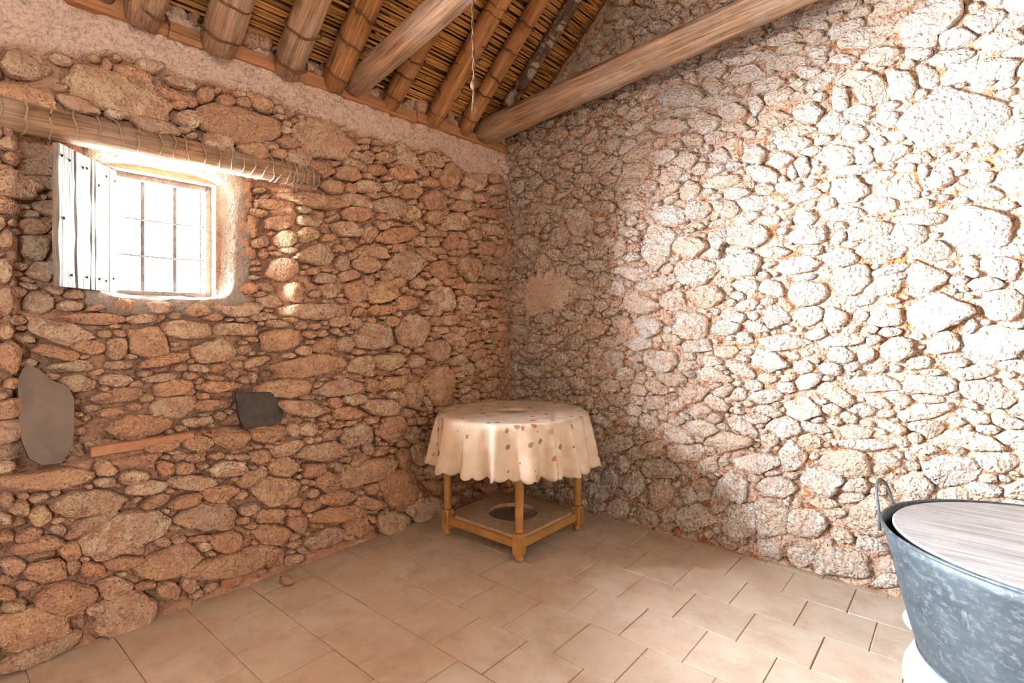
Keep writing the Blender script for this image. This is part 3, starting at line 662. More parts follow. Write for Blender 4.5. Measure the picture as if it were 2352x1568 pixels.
def stone_geo(pk, i, base, P, proud, rough, grow, gap, seed):
    c = pk.c[i]; Mx = pk.M[i]
    size = math.sqrt(abs(np.linalg.det(Mx)))            # mean half size
    n = 26 if size > 0.055 else (18 if size > 0.03 else 11)
    fr = [1.0, 0.965, 0.86, 0.66, 0.36] if size > 0.055 else ([1.0, 0.95, 0.78, 0.42] if size > 0.03 else [1.0, 0.86, 0.48])
    rr = np.random.default_rng(seed + i)
    ph = np.linspace(0, 2 * math.pi, n, endpoint=False) + rr.uniform(0, 0.2)
    dirs = np.stack([np.cos(ph), np.sin(ph)], 1)
    # broken outline: the cut of 5-8 random straight sides
    ns = rr.integers(4, 7); sa = np.sort((np.arange(ns) + rr.uniform(-0.33, 0.33, ns)) * 2 * math.pi / ns + rr.uniform(0, 6.28)); sd = rr.uniform(0.76, 1.0, ns)
    cs = np.cos(ph[:, None] - sa[None]); lim = np.where(cs > 0.15, sd[None] / np.maximum(cs, 0.15), 9.0).min(1)
    lim = np.minimum(lim, 1.42)
    w = 1 + 0.15 * fbm(np.cos(ph) * 2.8 + i * 3.7, np.sin(ph) * 2.8 + seed, seed, 3) * 1.6
    rmax = (1.16 if pk.traced[i] else grow) * lim * w
    idx = [j for j in pk.near(c, np.abs(Mx).sum() * 1.6) if j != i]
    r = rmax.copy()
    if idx:
        g = gap / max(size, 0.012)
        steps = np.linspace(0.3, 1.0, 22)
        best = np.full(n, 0.42)
        for s in steps:
            pts = c + (dirs * (rmax * s)[:, None]) @ Mx.T
            d = pk.dist(pts, idx).min(1)
            good = (rmax * s * (1 + g) < d * (1.22 if pk.traced[i] else 1.03)) & ((best >= s - 0.04) | (s < 0.45))
            best = np.where(good, s, best)
        r = rmax * best
        r = 0.8 * r + 0.1 * np.roll(r, 1) + 0.1 * np.roll(r, -1)
    tu, tv = rr.normal() * 0.10, rr.normal() * 0.12
    pr = proud(c[0], c[1]) * rr.uniform(0.75, 1.3) + 0.16 * min(size, 0.08)
    # broken face: a few tilted fracture planes cut the top
    fp = [(rr.uniform(0, 6.28), rr.uniform(0.15, 0.5), rr.uniform(0.0, 0.5)) for _ in range(3)]
    Mi = pk.Mi[i]
    V = []
    prof = {1.0: -0.9, 0.965: 0.72, 0.95: 0.70, 0.86: 0.97, 0.78: 0.97, 0.66: 1.0, 0.48: 1.0, 0.42: 1.04, 0.36: 1.04}
    bc = float(base(c[0], c[1]))
    for q in fr:
        pts = c + (dirs * (r * q)[:, None]) @ Mx.T
        k = prof[q]
        nz = bc * 0.5 + 0.5 * base(pts[:, 0], pts[:, 1]) + (pr * k if k > 0 else -0.03)
        if k > 0:
            d = pts - c
            un = d @ Mi.T; cut = np.zeros(len(d))
            for fa, fs, fo_ in fp: cut = np.maximum(cut, 1.3 * fs * (un[:, 0] * math.cos(fa) + un[:, 1] * math.sin(fa) - fo_))
            nz = nz - np.minimum(cut * min(size, 0.07), pr * 1.1) * 0.8
            nz = nz + min(1, k) * (tu * d[:, 0] + tv * d[:, 1]) + rough * (0.4 + 0.6 * min(1, k)) * fbm(pts[:, 0] * 24 + i, pts[:, 1] * 24, seed + 5, 3)
        V += [P(a, b, z) for (a, b), z in zip(pts, nz)]
    V.append(P(c[0], c[1], bc + pr * 1.05))
    Fc = []
    for a in range(len(fr) - 1):
        for k in range(n):
            k2 = (k + 1) % n; Fc.append((a * n + k, a * n + k2, (a + 1) * n + k2, (a + 1) * n + k))
    o = (len(fr) - 1) * n; m = len(fr) * n
    for k in range(n): Fc.append((o + k, o + (k + 1) % n, m))
    return V, Fc, size

def build_stones(pk, base, P, proud, rough, grow, gap, seed, mat, parent, palette, vis, earth):
    allg = []
    for i in range(len(pk.c)):
        V, Fc, size = stone_geo(pk, i, base, P, proud, rough, grow, gap, seed)
        cc = palette(np.random.default_rng(seed * 7 + i), pk.c[i])
        if not pk.traced[i]: cc = tuple(0.55 * np.array(cc) + 0.45 * np.array(earth))
        allg.append((size * (1 if vis(pk.c[i]) else 0.01), V, Fc, cc))
    allg.sort(key=lambda e: -e[0])
    def tint(me, cols):
        a = me.attributes.new('tint', 'FLOAT_COLOR', 'POINT'); a.data.foreach_set('color', cols)
    for s, V, Fc, cc in allg[:300]:
        # each stone has its own origin
        o0 = Vector(V[-1]); me = mesh('stone', [Vector(q) - o0 for q in V], Fc); tint(me, [*cc, 1.0] * len(V))
        o = link('stone', me, mat, parent); o.location = o0
    rest = allg[300:]
    if rest:
        V, Fc, cl = [], [], []
        for s, v, f, cc in rest:
            o = len(V); V += v; Fc += [tuple(k + o for k in q) for q in f]; cl += [*cc, 1.0] * len(v)
        me = mesh('small_stones', V, Fc); tint(me, cl)
        tag(link('small_stones', me, mat, parent), kind='stuff')

# left wall
def uv_l(px, py):
    p = onL(px, py, -NI_D)
    if NI_Y0 + 0.02 < p.y < NI_Y1 - 0.09 and NI_Z0 + 0.03 < p.z < NI_Z1: return (p.y, p.z)
    p = onL(px, py, 0.0); return (p.y, p.z)
def ok_l(u, v):
    if v < 0.02 or v > 2.56 or u > -0.01: return False
    if SIDE_Y0 - 0.08 < u < SIDE_Y1 + 0.05 and SIDE_SILL - 0.08 < v < SIDE_Z + 0.08: return False
    if RV_Y0 - 0.02 < u < RV_Y1 + 0.06 and RV_Z0 - 0.03 < v < 2.04: return False
    if u < -1.60 and 2.03 < v < 2.155: return False          # lintel log
    if u < -1.88 and u > -2.84 and 1.98 < v < 2.155: return False
    return v < 2.18 or plaster_l(u, v) < 0.4
pl_ = Packer(-3.28, -0.02, 0.02, 2.56)
trace(pl_, LEFT, uv_l, ok_l)
n_tr = len(pl_.c)
fill(pl_, [(0.075, 0.032, 1200), (0.048, 0.024, 3000), (0.03, 0.016, 6000), (0.018, 0.010, 5000)], ok_l, 0.16)
def pal_l(r, c):
    base = [(0.50, 0.33, 0.22), (0.45, 0.28, 0.185), (0.56, 0.39, 0.28), (0.42, 0.27, 0.18), (0.43, 0.335, 0.26), (0.51, 0.29, 0.18), (0.60, 0.44, 0.34), (0.48, 0.36, 0.26)]
    k = np.array(base[r.integers(len(base))]) * (1.28, 1.21, 1.18); return tuple(k * r.uniform(0.86, 1.12))
build_stones(pl_, base_l, P_l, lambda u, v: 0.009, 0.009, 1.5, 0.0024, 101, 'stone_l', wall_left, pal_l, lambda c: c[0] > -2.95, (0.61, 0.385, 0.265))

# right wall
def uv_r(px, py):
    p = onR(px, py, 0.0); return (p.x, p.z)
def ok_r(u, v):
    return 0.015 < u < 4.7 and 0.02 < v < min(slope_x(u) - 0.02, 4.6)
pr_ = Packer(0.015, 3.4, 0.02, 3.8)
trace(pr_, RIGHT, uv_r, ok_r)
fill(pr_, [(0.070, 0.036, 1500), (0.046, 0.026, 4000), (0.030, 0.018, 8000), (0.018, 0.011, 4000)], ok_r, 0.25)
def pal_r(r, c):
    base = [(0.74, 0.69, 0.63), (0.70, 0.64, 0.57), (0.68, 0.60, 0.53), (0.78, 0.74, 0.70), (0.66, 0.54, 0.45), (0.72, 0.69, 0.67), (0.70, 0.65, 0.60)]
    k = np.array(base[r.integers(len(base))]); return tuple(np.minimum(k * r.uniform(0.78, 1.0), 0.74))
build_stones(pr_, base_r, P_r, lambda u, v: 0.005, 0.009, 1.5, 0.0026, 202, 'stone_r', wall_right, pal_r, lambda c: c[0] < 3.0 and c[1] < 3.3, (0.68, 0.52, 0.42))
field('clay_mortar', US_L, VS_L, base_l, P_l, 0.020, 31, 'clay_l', keep_l, plaster_l, wall_left, recess=0.010, pk=pl_, groove=0.045)
field('clay_mortar', US_R, VS_R, base_r, P_r, 0.019, 77, 'clay_r', None, None, wall_right, recess=0.006, pk=pr_, groove=0.016)
# smear of plaster on the right wall near the corner
PT = [(1195, 640), (1235, 628), (1285, 620), (1310, 640), (1318, 680), (1300, 700), (1262, 712), (1240, 730), (1205, 722), (1198, 690), (1215, 668), (1180, 662)]
def patch(name, px, P, to_uv, base, mat, parent, th=0.02, seed=1):
    uvp = np.array([to_uv(*q) for q in px]); c = uvp.mean(0); V = []; n = 72
    ang = np.arctan2(uvp[:, 1] - c[1], uvp[:, 0] - c[0]); rad = np.hypot(uvp[:, 0] - c[0], uvp[:, 1] - c[1]); o = np.argsort(ang); ang = ang[o]; rad = rad[o]
    th_ = np.linspace(-math.pi, math.pi, n, endpoint=False)
    rr = np.interp(th_, np.concatenate([ang - 2 * math.pi, ang, ang + 2 * math.pi]), np.tile(rad, 3)) * (1 + 0.45 * fbm(np.cos(th_) * 5, np.sin(th_) * 5 + seed, seed, 3))
    for q, k in ((1.0, -0.4), (0.93, 0.7), (0.7, 1.0), (0.35, 0.9)):
        x = c[0] + rr * q * np.cos(th_); y = c[1] + rr * q * np.sin(th_)
        z = base(x, y) + th * k + 0.006 * fbm(x * 30, y * 30, seed, 3)
        V += [P(a, b, d) for a, b, d in zip(x, y, z)]
    V.append(P(c[0], c[1], float(base(c[0], c[1])) + th * 0.6)); Fc = []
    for a in range(3):
        for k in range(n):
            k2 = (k + 1) % n; Fc.append((a * n + k, a * n + k2, (a + 1) * n + k2, (a + 1) * n + k))
    for k in range(n): Fc.append((3 * n + k, 3 * n + (k + 1) % n, 4 * n))
    return link(name, mesh(name, V, Fc), mat, parent)
patch('plaster_patch', PT, P_r, uv_r, base_r, clay_mat('pink_plaster', (0.72, 0.55, 0.44), (0.80, 0.65, 0.55)), wall_right, 0.024)['label'] = 'flaking pinkish plaster smear'

# ================================================================== WINDOW
window = empty('window_1', (WIN_X, (WIN_Y0 + WIN_Y1) / 2, WIN_Z0))
tag(window, 'small barred window with an open plank shutter', 'window', kind='structure')
inv = Matrix.Translation(-Vector(window.location))
def wpart(name, geo, mat, parent=window, smooth=False, bev=0):
    v, f = geo; me = mesh(name, [inv @ Vector(q) for q in v], f)
    if bev: bevel_mesh(me, bev, 1)
    return link(name, me, mat, parent, smooth)
yc, zc = (WIN_Y0 + WIN_Y1) / 2, (WIN_Z0 + WIN_Z1) / 2
W, H = WIN_Y1 - WIN_Y0, WIN_Z1 - WIN_Z0
for (c, s) in (((WIN_X, WIN_Y0 - 0.005, zc), (0.05, 0.028, H + 0.06)), ((WIN_X, WIN_Y1 + 0.005, zc), (0.05, 0.028, H + 0.06)),
               ((WIN_X, yc, WIN_Z0 - 0.006), (0.05, W, 0.026)), ((WIN_X, yc, WIN_Z1 + 0.006), (0.05, W, 0.03))):
    wpart('frame_rail', box_geo(c, s), 'frame', bev=0.003)
for px0 in (328, 402):
    y = onL(px0, 560, WIN_X).y
    wpart('iron_bar', box_geo((WIN_X - 0.012, y, zc), (0.016, 0.017, H)), 'iron')
for (pa, pb) in (((262, 497), (462, 522)), ((266, 582), (464, 600))):
    z = (onL(*pa, WIN_X).z + onL(*pb, WIN_X).z) / 2
    wpart('iron_bar', tube_geo([(WIN_X - 0.002, WIN_Y0, z + 0.003), (WIN_X - 0.002, yc, z - 0.002), (WIN_X - 0.002, WIN_Y1, z + 0.001)], 0.0058, 6), 'iron')
y = WIN_Y1 - 0.022; wpart('iron_bar', box_geo((WIN_X - 0.012, y, zc), (0.008, 0.008, H)), 'iron')
# shutter leaf, hinged on the window's left side and swung into the room
sh = empty('shutter'); sh.parent = window
hin = Vector((WIN_X + 0.03, WIN_Y0 + 0.005, 0)); fre = Vector((0.06, -2.735, 0))
d = (fre - hin).normalized(); nrm = Vector((d.y, -d.x, 0)) if Vector((d.y, -d.x, 0)).dot(CAM - hin) > 0 else Vector((-d.y, d.x, 0))
sw = (fre - hin).length
zb, zt = WIN_Z0 - 0.005, WIN_Z1 + 0.012
def shp(a, z, n=0.0): return inv @ (Vector((hin.x, hin.y, 0)) + d * a + nrm * n + Vector((0, 0, z)))
for (a0t, a1t, a0b, a1b) in ((0.002, 0.44, 0.0, 0.40), (0.465, 0.725, 0.41, 0.475), (0.745, 1.0, 0.70, 0.985)) if False else ((0.0, 0.40, 0.0, 0.385), (0.425, 0.46, 0.405, 0.47), (0.49, 0.735, 0.49, 0.70), (0.765, 1.0, 0.745, 0.985)):
    q = [(a0t * sw, zt), (a1t * sw, zt + 0.002), (a1b * sw, zb), (a0b * sw, zb)]
    V = []
    rows = 9
    for side in (0.011, -0.011):
        for r in range(rows):
            t = r / (rows - 1)
            l = q[0][0] * (1 - t) + q[3][0] * t + (0.004 * math.sin(r * 2.1 + a0t * 9)); rgt = q[1][0] * (1 - t) + q[2][0] * t + 0.004 * math.sin(r * 1.7 + a1t * 5)
            z = zt * (1 - t) + zb * t
            V += [shp(l, z, side), shp(rgt, z, side)]
    Fc = []; R2 = rows * 2
    for r in range(rows - 1):
        a = r * 2; Fc += [(a, a + 1, a + 3, a + 2), (R2 + a + 1, R2 + a, R2 + a + 2, R2 + a + 3), (a, a + 2, R2 + a + 2, R2 + a), (a + 3, a + 1, R2 + a + 1, R2 + a + 3)]
    Fc += [(1, 0, R2, R2 + 1), (R2 - 2, R2 - 1, 2 * R2 - 1, 2 * R2 - 2)]
    # local frame whose x runs up the plank, so the grain does too
    m, L = axis_matrix(shp(a0t * sw, zb), shp(a0t * sw, zt)); m = Matrix.Translation(m.translation) @ Matrix((Vector((0, 0, 1)), d, Vector((0, 0, 1)).cross(d))).transposed().to_4x4()
    mi = m.inverted()
    me = mesh('plank', [mi @ v for v in V], Fc)
    bm = bmesh.new(); bm.from_mesh(me); bmesh.ops.recalc_face_normals(bm, faces=bm.faces); bm.to_mesh(me); bm.free()
    o = link('plank', me, 'shutter', sh, False); o.matrix_local = m
for z in (zt - 0.07, zb + 0.07):
    v, f = box_geo((0, 0, 0), (sw * 0.94, 0.022, 0.05)); rot = Matrix((d, nrm, Vector((0, 0, 1)))).transposed()
    c = shp(sw * 0.5, z, -0.022); link('cross_batten', mesh('cross_batten', v, f), 'shutter', sh, False).matrix_local = Matrix.Translation(c) @ rot.to_4x4()
for (a, z) in ((0.03, zt - 0.05), (0.20, zt - 0.045), (0.34, zt - 0.10), (0.55, zt - 0.05), (0.62, zt - 0.055), (0.83, zt - 0.05), (0.95, zt - 0.045), (0.06, zb + 0.06), (0.2, zb + 0.045), (0.33, zb + 0.05), (0.55, zb + 0.05), (0.8, zb + 0.05), (0.92, zb + 0.27)):
    c = shp(a * sw, z, 0.012); v, f = lathe_geo([(0.005, -0.004), (0.006, 0.001), (0.003, 0.004)], 8)
    o = link('nail', mesh('nail', v, f), 'nail', sh); o.matrix_local = Matrix.Translation(c) @ nrm.to_track_quat('Z', 'Y').to_matrix().to_4x4()
# splayed plaster reveal between the frame and the niche face
def ring_pts(y0, y1, z0, z1, x, n=14, wob=0.0, seed=0, rnd=0.0):
    P_ = []
    for (a, b) in (((y0, z0), (y1, z0)), ((y1, z0), (y1, z1)), ((y1, z1), (y0, z1)), ((y0, z1), (y0, z0))):
        for k in range(n):
            t = k / n; yy = a[0] + (b[0] - a[0]) * t; zz = a[1] + (b[1] - a[1]) * t
            cyy, czz = (y0 + y1) / 2, (z0 + z1) / 2
            cor = 1 - rnd * (abs((yy - cyy) / ((y1 - y0) / 2)) ** 4 * abs((zz - czz) / ((z1 - z0) / 2)) ** 4)
            w = wob * float(fbm(yy * 14, zz * 14, seed, 3))
            P_.append((x + w * 0.5, cyy + (yy - cyy) * cor * (1 + w), czz + (zz - czz) * cor * (1 + w)))
    return P_
rings = [ring_pts(WIN_Y0 - 0.018, WIN_Y1 + 0.018, WIN_Z0 - 0.018, WIN_Z1 + 0.02, -THK - 0.01, 14),
         ring_pts(WIN_Y0 - 0.016, WIN_Y1 + 0.016, WIN_Z0 - 0.016, WIN_Z1 + 0.018, WIN_X - 0.02, 14),
         ring_pts(WIN_Y0 - 0.016, WIN_Y1 + 0.016, WIN_Z0 - 0.016, WIN_Z1 + 0.018, WIN_X + 0.022, 14),
         ring_pts(WIN_Y0 - 0.05, WIN_Y1 + 0.035, WIN_Z0 - 0.022, WIN_Z1 + 0.035, WIN_X + 0.07, 14, 0.05, 3, 0.06),
         ring_pts(WIN_Y0 - 0.09, WIN_Y1 + 0.075, WIN_Z0 - 0.03, WIN_Z1 + 0.06, -0.175, 14, 0.06, 4, 0.10),
         ring_pts(RV_Y0 - 0.02, RV_Y1 - 0.005, RV_Z0 - 0.01, RV_Z1 + 0.01, -0.145, 14, 0.06, 5, 0.12),
         ring_pts(RV_Y0 - 0.045, RV_Y1 + 0.05, RV_Z0 - 0.06, RV_Z1 + 0.05, -0.150, 14, 0.06, 6, 0.12),
         ring_pts(RV_Y0 - 0.06, RV_Y1 + 0.085, RV_Z0 - 0.09, RV_Z1 + 0.07, -0.185, 14, 0.05, 7, 0.10)]
V = [p for r in rings for p in r]; n = len(rings[0]); Fc = []
for i in range(len(rings) - 1):
    for k in range(n):
        k2 = (k + 1) % n; Fc.append((i * n + k, (i + 1) * n + k, (i + 1) * n + k2, i * n + k2))
me = mesh('window_reveal', V, Fc)
bm = bmesh.new(); bm.from_mesh(me); bmesh.ops.subdivide_edges(bm, edges=bm.edges[:], cuts=1, use_grid_fill=True, smooth=0.3); bmesh.ops.recalc_face_normals(bm, faces=bm.faces); bm.to_mesh(me); bm.free()
link('window_reveal', me, 'plaster', wall_left)['label'] = 'whitewashed plaster around the window'

# ================================================================== ROOF
ceiling = empty('ceiling'); tag(ceiling, 'sloping ceiling of dry canes above the log rafters', 'ceiling', kind='structure')
RIDGE = 2.30
za, zr = slope_x(-0.75), slope_x(RIDGE)
V = [(-0.75, -5.6, za + 0.03), (RIDGE, -5.6, zr + 0.03), (RIDGE, 0.6, zr + 0.03), (-0.75, 0.6, za + 0.03), (5.4, -5.6, zr - 0.4), (5.4, 0.6, zr - 0.4)]
V2 = V + [(x, y, z + 0.18) for x, y, z in V]
Fc = [(0, 1, 2, 3), (1, 4, 5, 2), (6, 9, 8, 7), (7, 8, 11, 10), (0, 6, 7, 1), (1, 7, 10, 4), (3, 2, 8, 9), (2, 5, 11, 8), (0, 3, 9, 6), (4, 10, 11, 5)]
link('roof_deck', mesh('roof_deck', V2, Fc), 'deck', ceiling, False)
SL = math.atan(0.93)
canes = []
for k in range(8):
    Lc = 1.0
    V, Fc = [], []
    seg, rg = 7, 8
    for i in range(rg + 1):
        t = i / rg
        rad = 0.0075 * (1 + 0.06 * math.sin(i * 2.3 + k)) * (0.8 if i in (0, rg) else 1)
        for q in range(seg):
            a = 2 * math.pi * q / seg
            V.append((t * Lc, 0.004 * math.sin(t * 4 + k) + rad * math.cos(a), 0.004 * math.sin(t * 5 + 2 * k) + rad * math.sin(a)))
    for i in range(rg):
        for q in range(seg):
            q2 = (q + 1) % seg; Fc.append((i * seg + q, i * seg + q2, (i + 1) * seg + q2, (i + 1) * seg + q))
    Fc.append(tuple(range(seg))[::-1]); Fc.append(tuple(rg * seg + q for q in range(seg)))
    me = mesh('cane', V, Fc); me.materials.append(M['cane']); me.polygons.foreach_set('use_smooth', [True] * len(me.polygons)); canes.append(me)
# rows of canes lie along y on top of the rafters
def cane_at(s, y0, L, dz):
    x = s * math.cos(SL); z = slope_x(0) + s * math.sin(SL) - 0.004 + dz
    o = bpy.data.objects.new('cane', canes[random.randrange(8)]); COL.objects.link(o); o.parent = ceiling
    o.location = (x, y0, z); o.scale = (L, random.uniform(0.75, 1.25), random.uniform(0.75, 1.25))
    o.rotation_euler = (random.uniform(0, 6.28), 0, math.pi / 2 + random.gauss(0, 0.008)); return o
s = 0.03; nc = 0; extra = []
while s < 1.75:
    # two or three lengths per row with staggered joints
    y = -2.95 - random.uniform(0, 0.4)
    while y < -0.02:
        L = random.uniform(1.2, 2.0); L = min(L, 0.04 - y)
        if L < 0.12: break
        cane_at(s + random.gauss(0, 0.002), y, L, random.gauss(0, 0.004)); nc += 1
        y += L - 0.03
    s += random.uniform(0.0115, 0.0150)
# wall plate under the rafter feet: flat timbers laid end to end, plus two brick courses near the frame's left
plate = empty('trim_1'); tag(plate, 'flat timber wall plate under the rafter feet', 'beam', kind='structure')
def plate_seg(y0, y1, z0, z1, x1, mat):
    v, f = box_geo((0, 0, 0), (y1 - y0, x1 + 0.2, z1 - z0)); me = mesh('plate_timber', v, f); bevel_mesh(me, 0.006, 2)
    o = link('plate_timber', me, mat, plate, False); o.matrix_local = Matrix.Translation(((x1 - 0.2) / 2, (y0 + y1) / 2, (z0 + z1) / 2)) @ Matrix.Rotation(math.pi / 2, 4, 'Z')
plate_seg(-5.5, -3.2, 2.59, 2.66, 0.035, 'plate'); plate_seg(-3.2, -2.345, 2.58, 2.66, 0.035, 'plate')
plate_seg(-2.34, -2.20, 2.578, 2.608, 0.03, 'brick'); plate_seg(-2.335, -2.205, 2.612, 2.655, 0.025, 'plate')
plate_seg(-2.195, -0.93, 2.595, 2.66, 0.035, 'plate'); plate_seg(-0.925, 0.02, 2.61, 2.67, 0.035, 'plate')
# rubble packed between the rafter feet
def lump(name, c, s, seed, mat, parent, tintc=(0.5, 0.36, 0.27)):
    bm = bmesh.new(); bmesh.ops.create_icosphere(bm, subdivisions=2, radius=1.0)
    for v_ in bm.verts:
        p = v_.co; k = 1 + 0.28 * float(fbm(p.x * 1.6 + seed, p.y * 1.6 + p.z * 1.3, seed, 3))
        q = (abs(p.x) ** 3 + abs(p.y) ** 3 + abs(p.z) ** 3) ** (-1 / 3)
        v_.co = Vector((p.x * s[0], p.y * s[1], p.z * s[2])) * k * (0.5 + 0.5 * q)
    me = bpy.data.meshes.new(name); bm.to_mesh(me); bm.free()
    a = me.attributes.new('tint', 'FLOAT_COLOR', 'POINT'); a.data.foreach_set('color', [*tintc, 1.0] * len(me.vertices))
    o = link(name, me, mat, parent); o.location = c; return o
y = -2.85; k = 0
while y < -0.1:
    w = random.uniform(0.04, 0.10)
    lump('stone', (random.uniform(-0.06, 0.0), y + w / 2, 2.70 + random.uniform(-0.005, 0.03)), (0.07, w * 0.62, random.uniform(0.035, 0.055)), 300 + k, 'stone_l', wall_left, random.choice([(0.48, 0.32, 0.22), (0.42, 0.27, 0.19), (0.55, 0.42, 0.33)]))
    y += w * random.uniform(0.85, 1.05); k += 1

# rafters
def timber(name, p0, p1, r0, r1, mat, label, cat, group, seed, binds=(), sq=2.0, seg=18, rings=26, knob=0.06, bow=0.01, twine='twine', thick=0.0058):
    m, L = axis_matrix(p0, p1)
    root = empty(name, mat=m); tag(root, label, cat, group)
    v, f = log_geo(L, r0, r1, seed, seg, rings, knob, sq, bow)
    link('log', mesh('log', v, f), mat, root)
    for i, x in enumerate(binds):
        r = (r0 + (r1 - r0) * x / L) * 1.06 + 0.003
        v, f = ring_geo(x, r, random.uniform(-0.28, 0.28), seed + i * 1.7, thick)
        link('twine_binding', mesh('twine_binding', v, f), twine, root)
    return root
def rafter(base_px, top_px, r, mat, label, seed, nb=6, low=0.0):
    b = onL(*base_px, 0.06)
    y1 = b.y
    if top_px: 
        t = onR(*top_px, b.y)
    L = 3.05
    dirv = Vector((math.cos(SL), 0, math.sin(SL)))
    p0 = Vector((0.06, b.y, slope_x(0.06) - r * 1.16 / math.cos(SL))) - dirv * 0.07
    p1 = p0 + dirv * L
    binds = []; x = 0.10
    while x < 1.75: binds.append(x + random.uniform(-0.03, 0.03)); x += random.uniform(0.12, 0.22) * (6 / nb)
    return timber('rafter_log', p0, p1, r, r * 0.88, mat, label, 'rafter', 'log rafters carrying the cane ceiling', seed, binds)
rafter((238, 0), None, 0.055, 'log', 'leftmost grey log rafter, cut by the top edge beside its twin', 3)
rafter((337, 37), None, 0.080, 'log', 'thick pale grey log rafter second from the left', 5, 4)
rafter((503, 99), (514, 0), 0.083, 'log', 'broad grey split log rafter above the lintel log, third from left', 8)
rafter((668, 153), (708, 0), 0.080, 'log', 'brown split log rafter, fourth from the left', 12)
rafter((770, 191), (850, 0), 0.070, 'log_warm', 'blotchy log rafter directly left of the weathered tie beam', 15)
rafter((905, 238), (959, 109), 0.062, 'log_warm', 'short-looking log rafter directly right of the weathered tie beam', 19)
rafter((1003, 266), (1146, 0), 0.062, 'log_warm', 'orange-brown log rafter beside the hanging rope, on its left', 23, 8)
rafter((1071, 290), (1259, 0), 0.055, 'log_warm', 'smooth brown log rafter ending beside the corner tie beam', 27, 6)
rafter((1128, 300), None, 0.047, 'log_moss', 'thin rafter with whitish lichen against the gable wall', 33, 6)
# tie beams
q0, q1 = onL(808, 198, 0.03), onR(1037, 0, -1.40)
timber('tie_beam', q0, q0 + (q1 - q0).normalized() * 3.2, 0.060, 0.075, 'beam', 'weathered squared tie beam crossing out of the top edge of the picture', 'beam', 'tie beams', 41, (), 3.2, 20, 30, 0.06, 0.012)
timber('tie_beam', (-0.02, -0.315, 2.70), (4.5, -0.30, 3.10), 0.083, 0.058, 'beam', 'long tie beam running from the corner along the pale stone wall', 'beam', 'tie beams', 47, (), 3.0, 20, 34, 0.07, 0.012)
# rope hanging from the roof
RY = -1.66; rp = onR(1088, 100, RY)
rt_ = [Vector((rp.x + 0.004 * math.sin(i * 0.9), rp.y + 0.004 * math.cos(i * 1.3), slope_x(rp.x) - 0.02 - i * 0.02)) for i in range(0, 13)]
zend = onR(1088, 235, RY).z
top = slope_x(rp.x) - 0.01; nR = 40
pts = [Vector((rp.x + 0.006 * math.sin(i * 0.5), rp.y + 0.004 * math.cos(i * 0.7), top + (zend + 0.03 - top) * i / nR)) for i in range(nR + 1)]
rope = empty('hanging_rope', pts[-1]); tag(rope, 'frayed old rope hanging in front of the rafters', 'rope')
def rope_strand(ph):
    q = []
    for i in range(260):
        t = i / 259; a = t * 95 + ph; k = min(int(t * nR), nR - 1); fr_ = t * nR - k; p = pts[k].lerp(pts[k + 1], fr_)
        q.append(p + Vector((0.0024 * math.cos(a), 0.0024 * math.sin(a), 0)) - pts[-1])
    return tube_geo(q, 0.0034, 5)
for s_ in range(2): 
    v, f = rope_strand(s_ * math.pi); link('rope_strand', mesh('rope_strand', v, f), 'rope', rope)
bm = bmesh.new(); bmesh.ops.create_icosphere(bm, subdivisions=2, radius=0.014); me = bpy.data.meshes.new('knot')
for v_ in bm.verts: v_.co = v_.co * (1 + 0.2 * math.sin(v_.co.x * 400 + v_.co.z * 300)); v_.co.z *= 1.4
bm.to_mesh(me); bm.free(); link('knot', me, 'rope', rope).location = (0, 0, 0.035)
geo = []
for i in range(7):
    a = i * 0.9; geo.append(tube_geo([(0, 0, 0.03), (0.006 * math.cos(a), 0.006 * math.sin(a), -0.02), (0.010 * math.cos(a + .3), 0.010 * math.sin(a + .3), -0.06 - 0.01 * (i % 3))], [0.003, 0.0022, 0.001], 5))
v, f = join_geo(geo); link('frayed_end', mesh('frayed_end', v, f), 'rope', rope)

# lintel log over the niche, wound with twine
lz0, lz1 = 2.09, 2.105
binds = [0.30, 0.36, 0.44, 0.52, 0.59, 0.66, 0.73, 0.80, 0.86, 0.925, 0.99, 1.05, 1.105, 1.16, 1.21, 1.265, 1.315, 1.355, 1.39, 1.42, 1.45, 1.475, 1.50, 1.53, 1.56]
timber('lintel_log', (-0.035, -3.18, lz0), (-0.02, -1.60, lz1), 0.064, 0.056, 'log', 'horizontal lintel log over the window, wound with twine', 'log', None, 55, binds, 2.2, 20, 26, 0.05, 0.008, 'twine_pale', 0.0042)
# boards behind the log closing the niche head
v, f = join_geo([box_geo((-0.17, -2.30, 2.125), (0.22, 1.2, 0.03)), box_geo((-0.14, -2.78, 2.075), (0.10, 0.16, 0.05))])
link('lintel_board', mesh('lintel_board', v, f), 'log', wall_left, False)

# ================================================================== THINGS IN THE NICHE
px = [(41, 871), (51, 847), (66, 837), (92, 847), (112, 870), (133, 878), (157, 885), (170, 912), (172, 977), (168, 1021), (159, 1040), (141, 1064), (98, 1069), (69, 1054), (54, 1022), (43, 985)]
def lean(px, xb, xt, z0, z1):
    P_ = []
    for q in px:
        x = xb
        for _ in range(4):
            p = onL(*q, x); x = xb + (xt - xb) * min(max((p.z - z0) / (z1 - z0), 0), 1)
        P_.append(onL(*q, x))
    return P_
pts_ = lean(px[::-1], 0.0, -0.055, 0.73, 1.13)
poly_slab('slate_slab', pts_, (1, 0, 0.14), 0.045, 'slate', None, 0.004); tag(bpy.data.objects['slate_slab'], 'tall grey stone slab leaning in the niche on the ledge', 'slab')
px = [(541, 900), (627, 900), (640, 910), (648, 925), (651, 956), (645, 968), (630, 977), (559, 982), (553, 968), (545, 939)]
pts_ = lean(px[::-1], -0.03, -0.075, 0.76, 0.92)
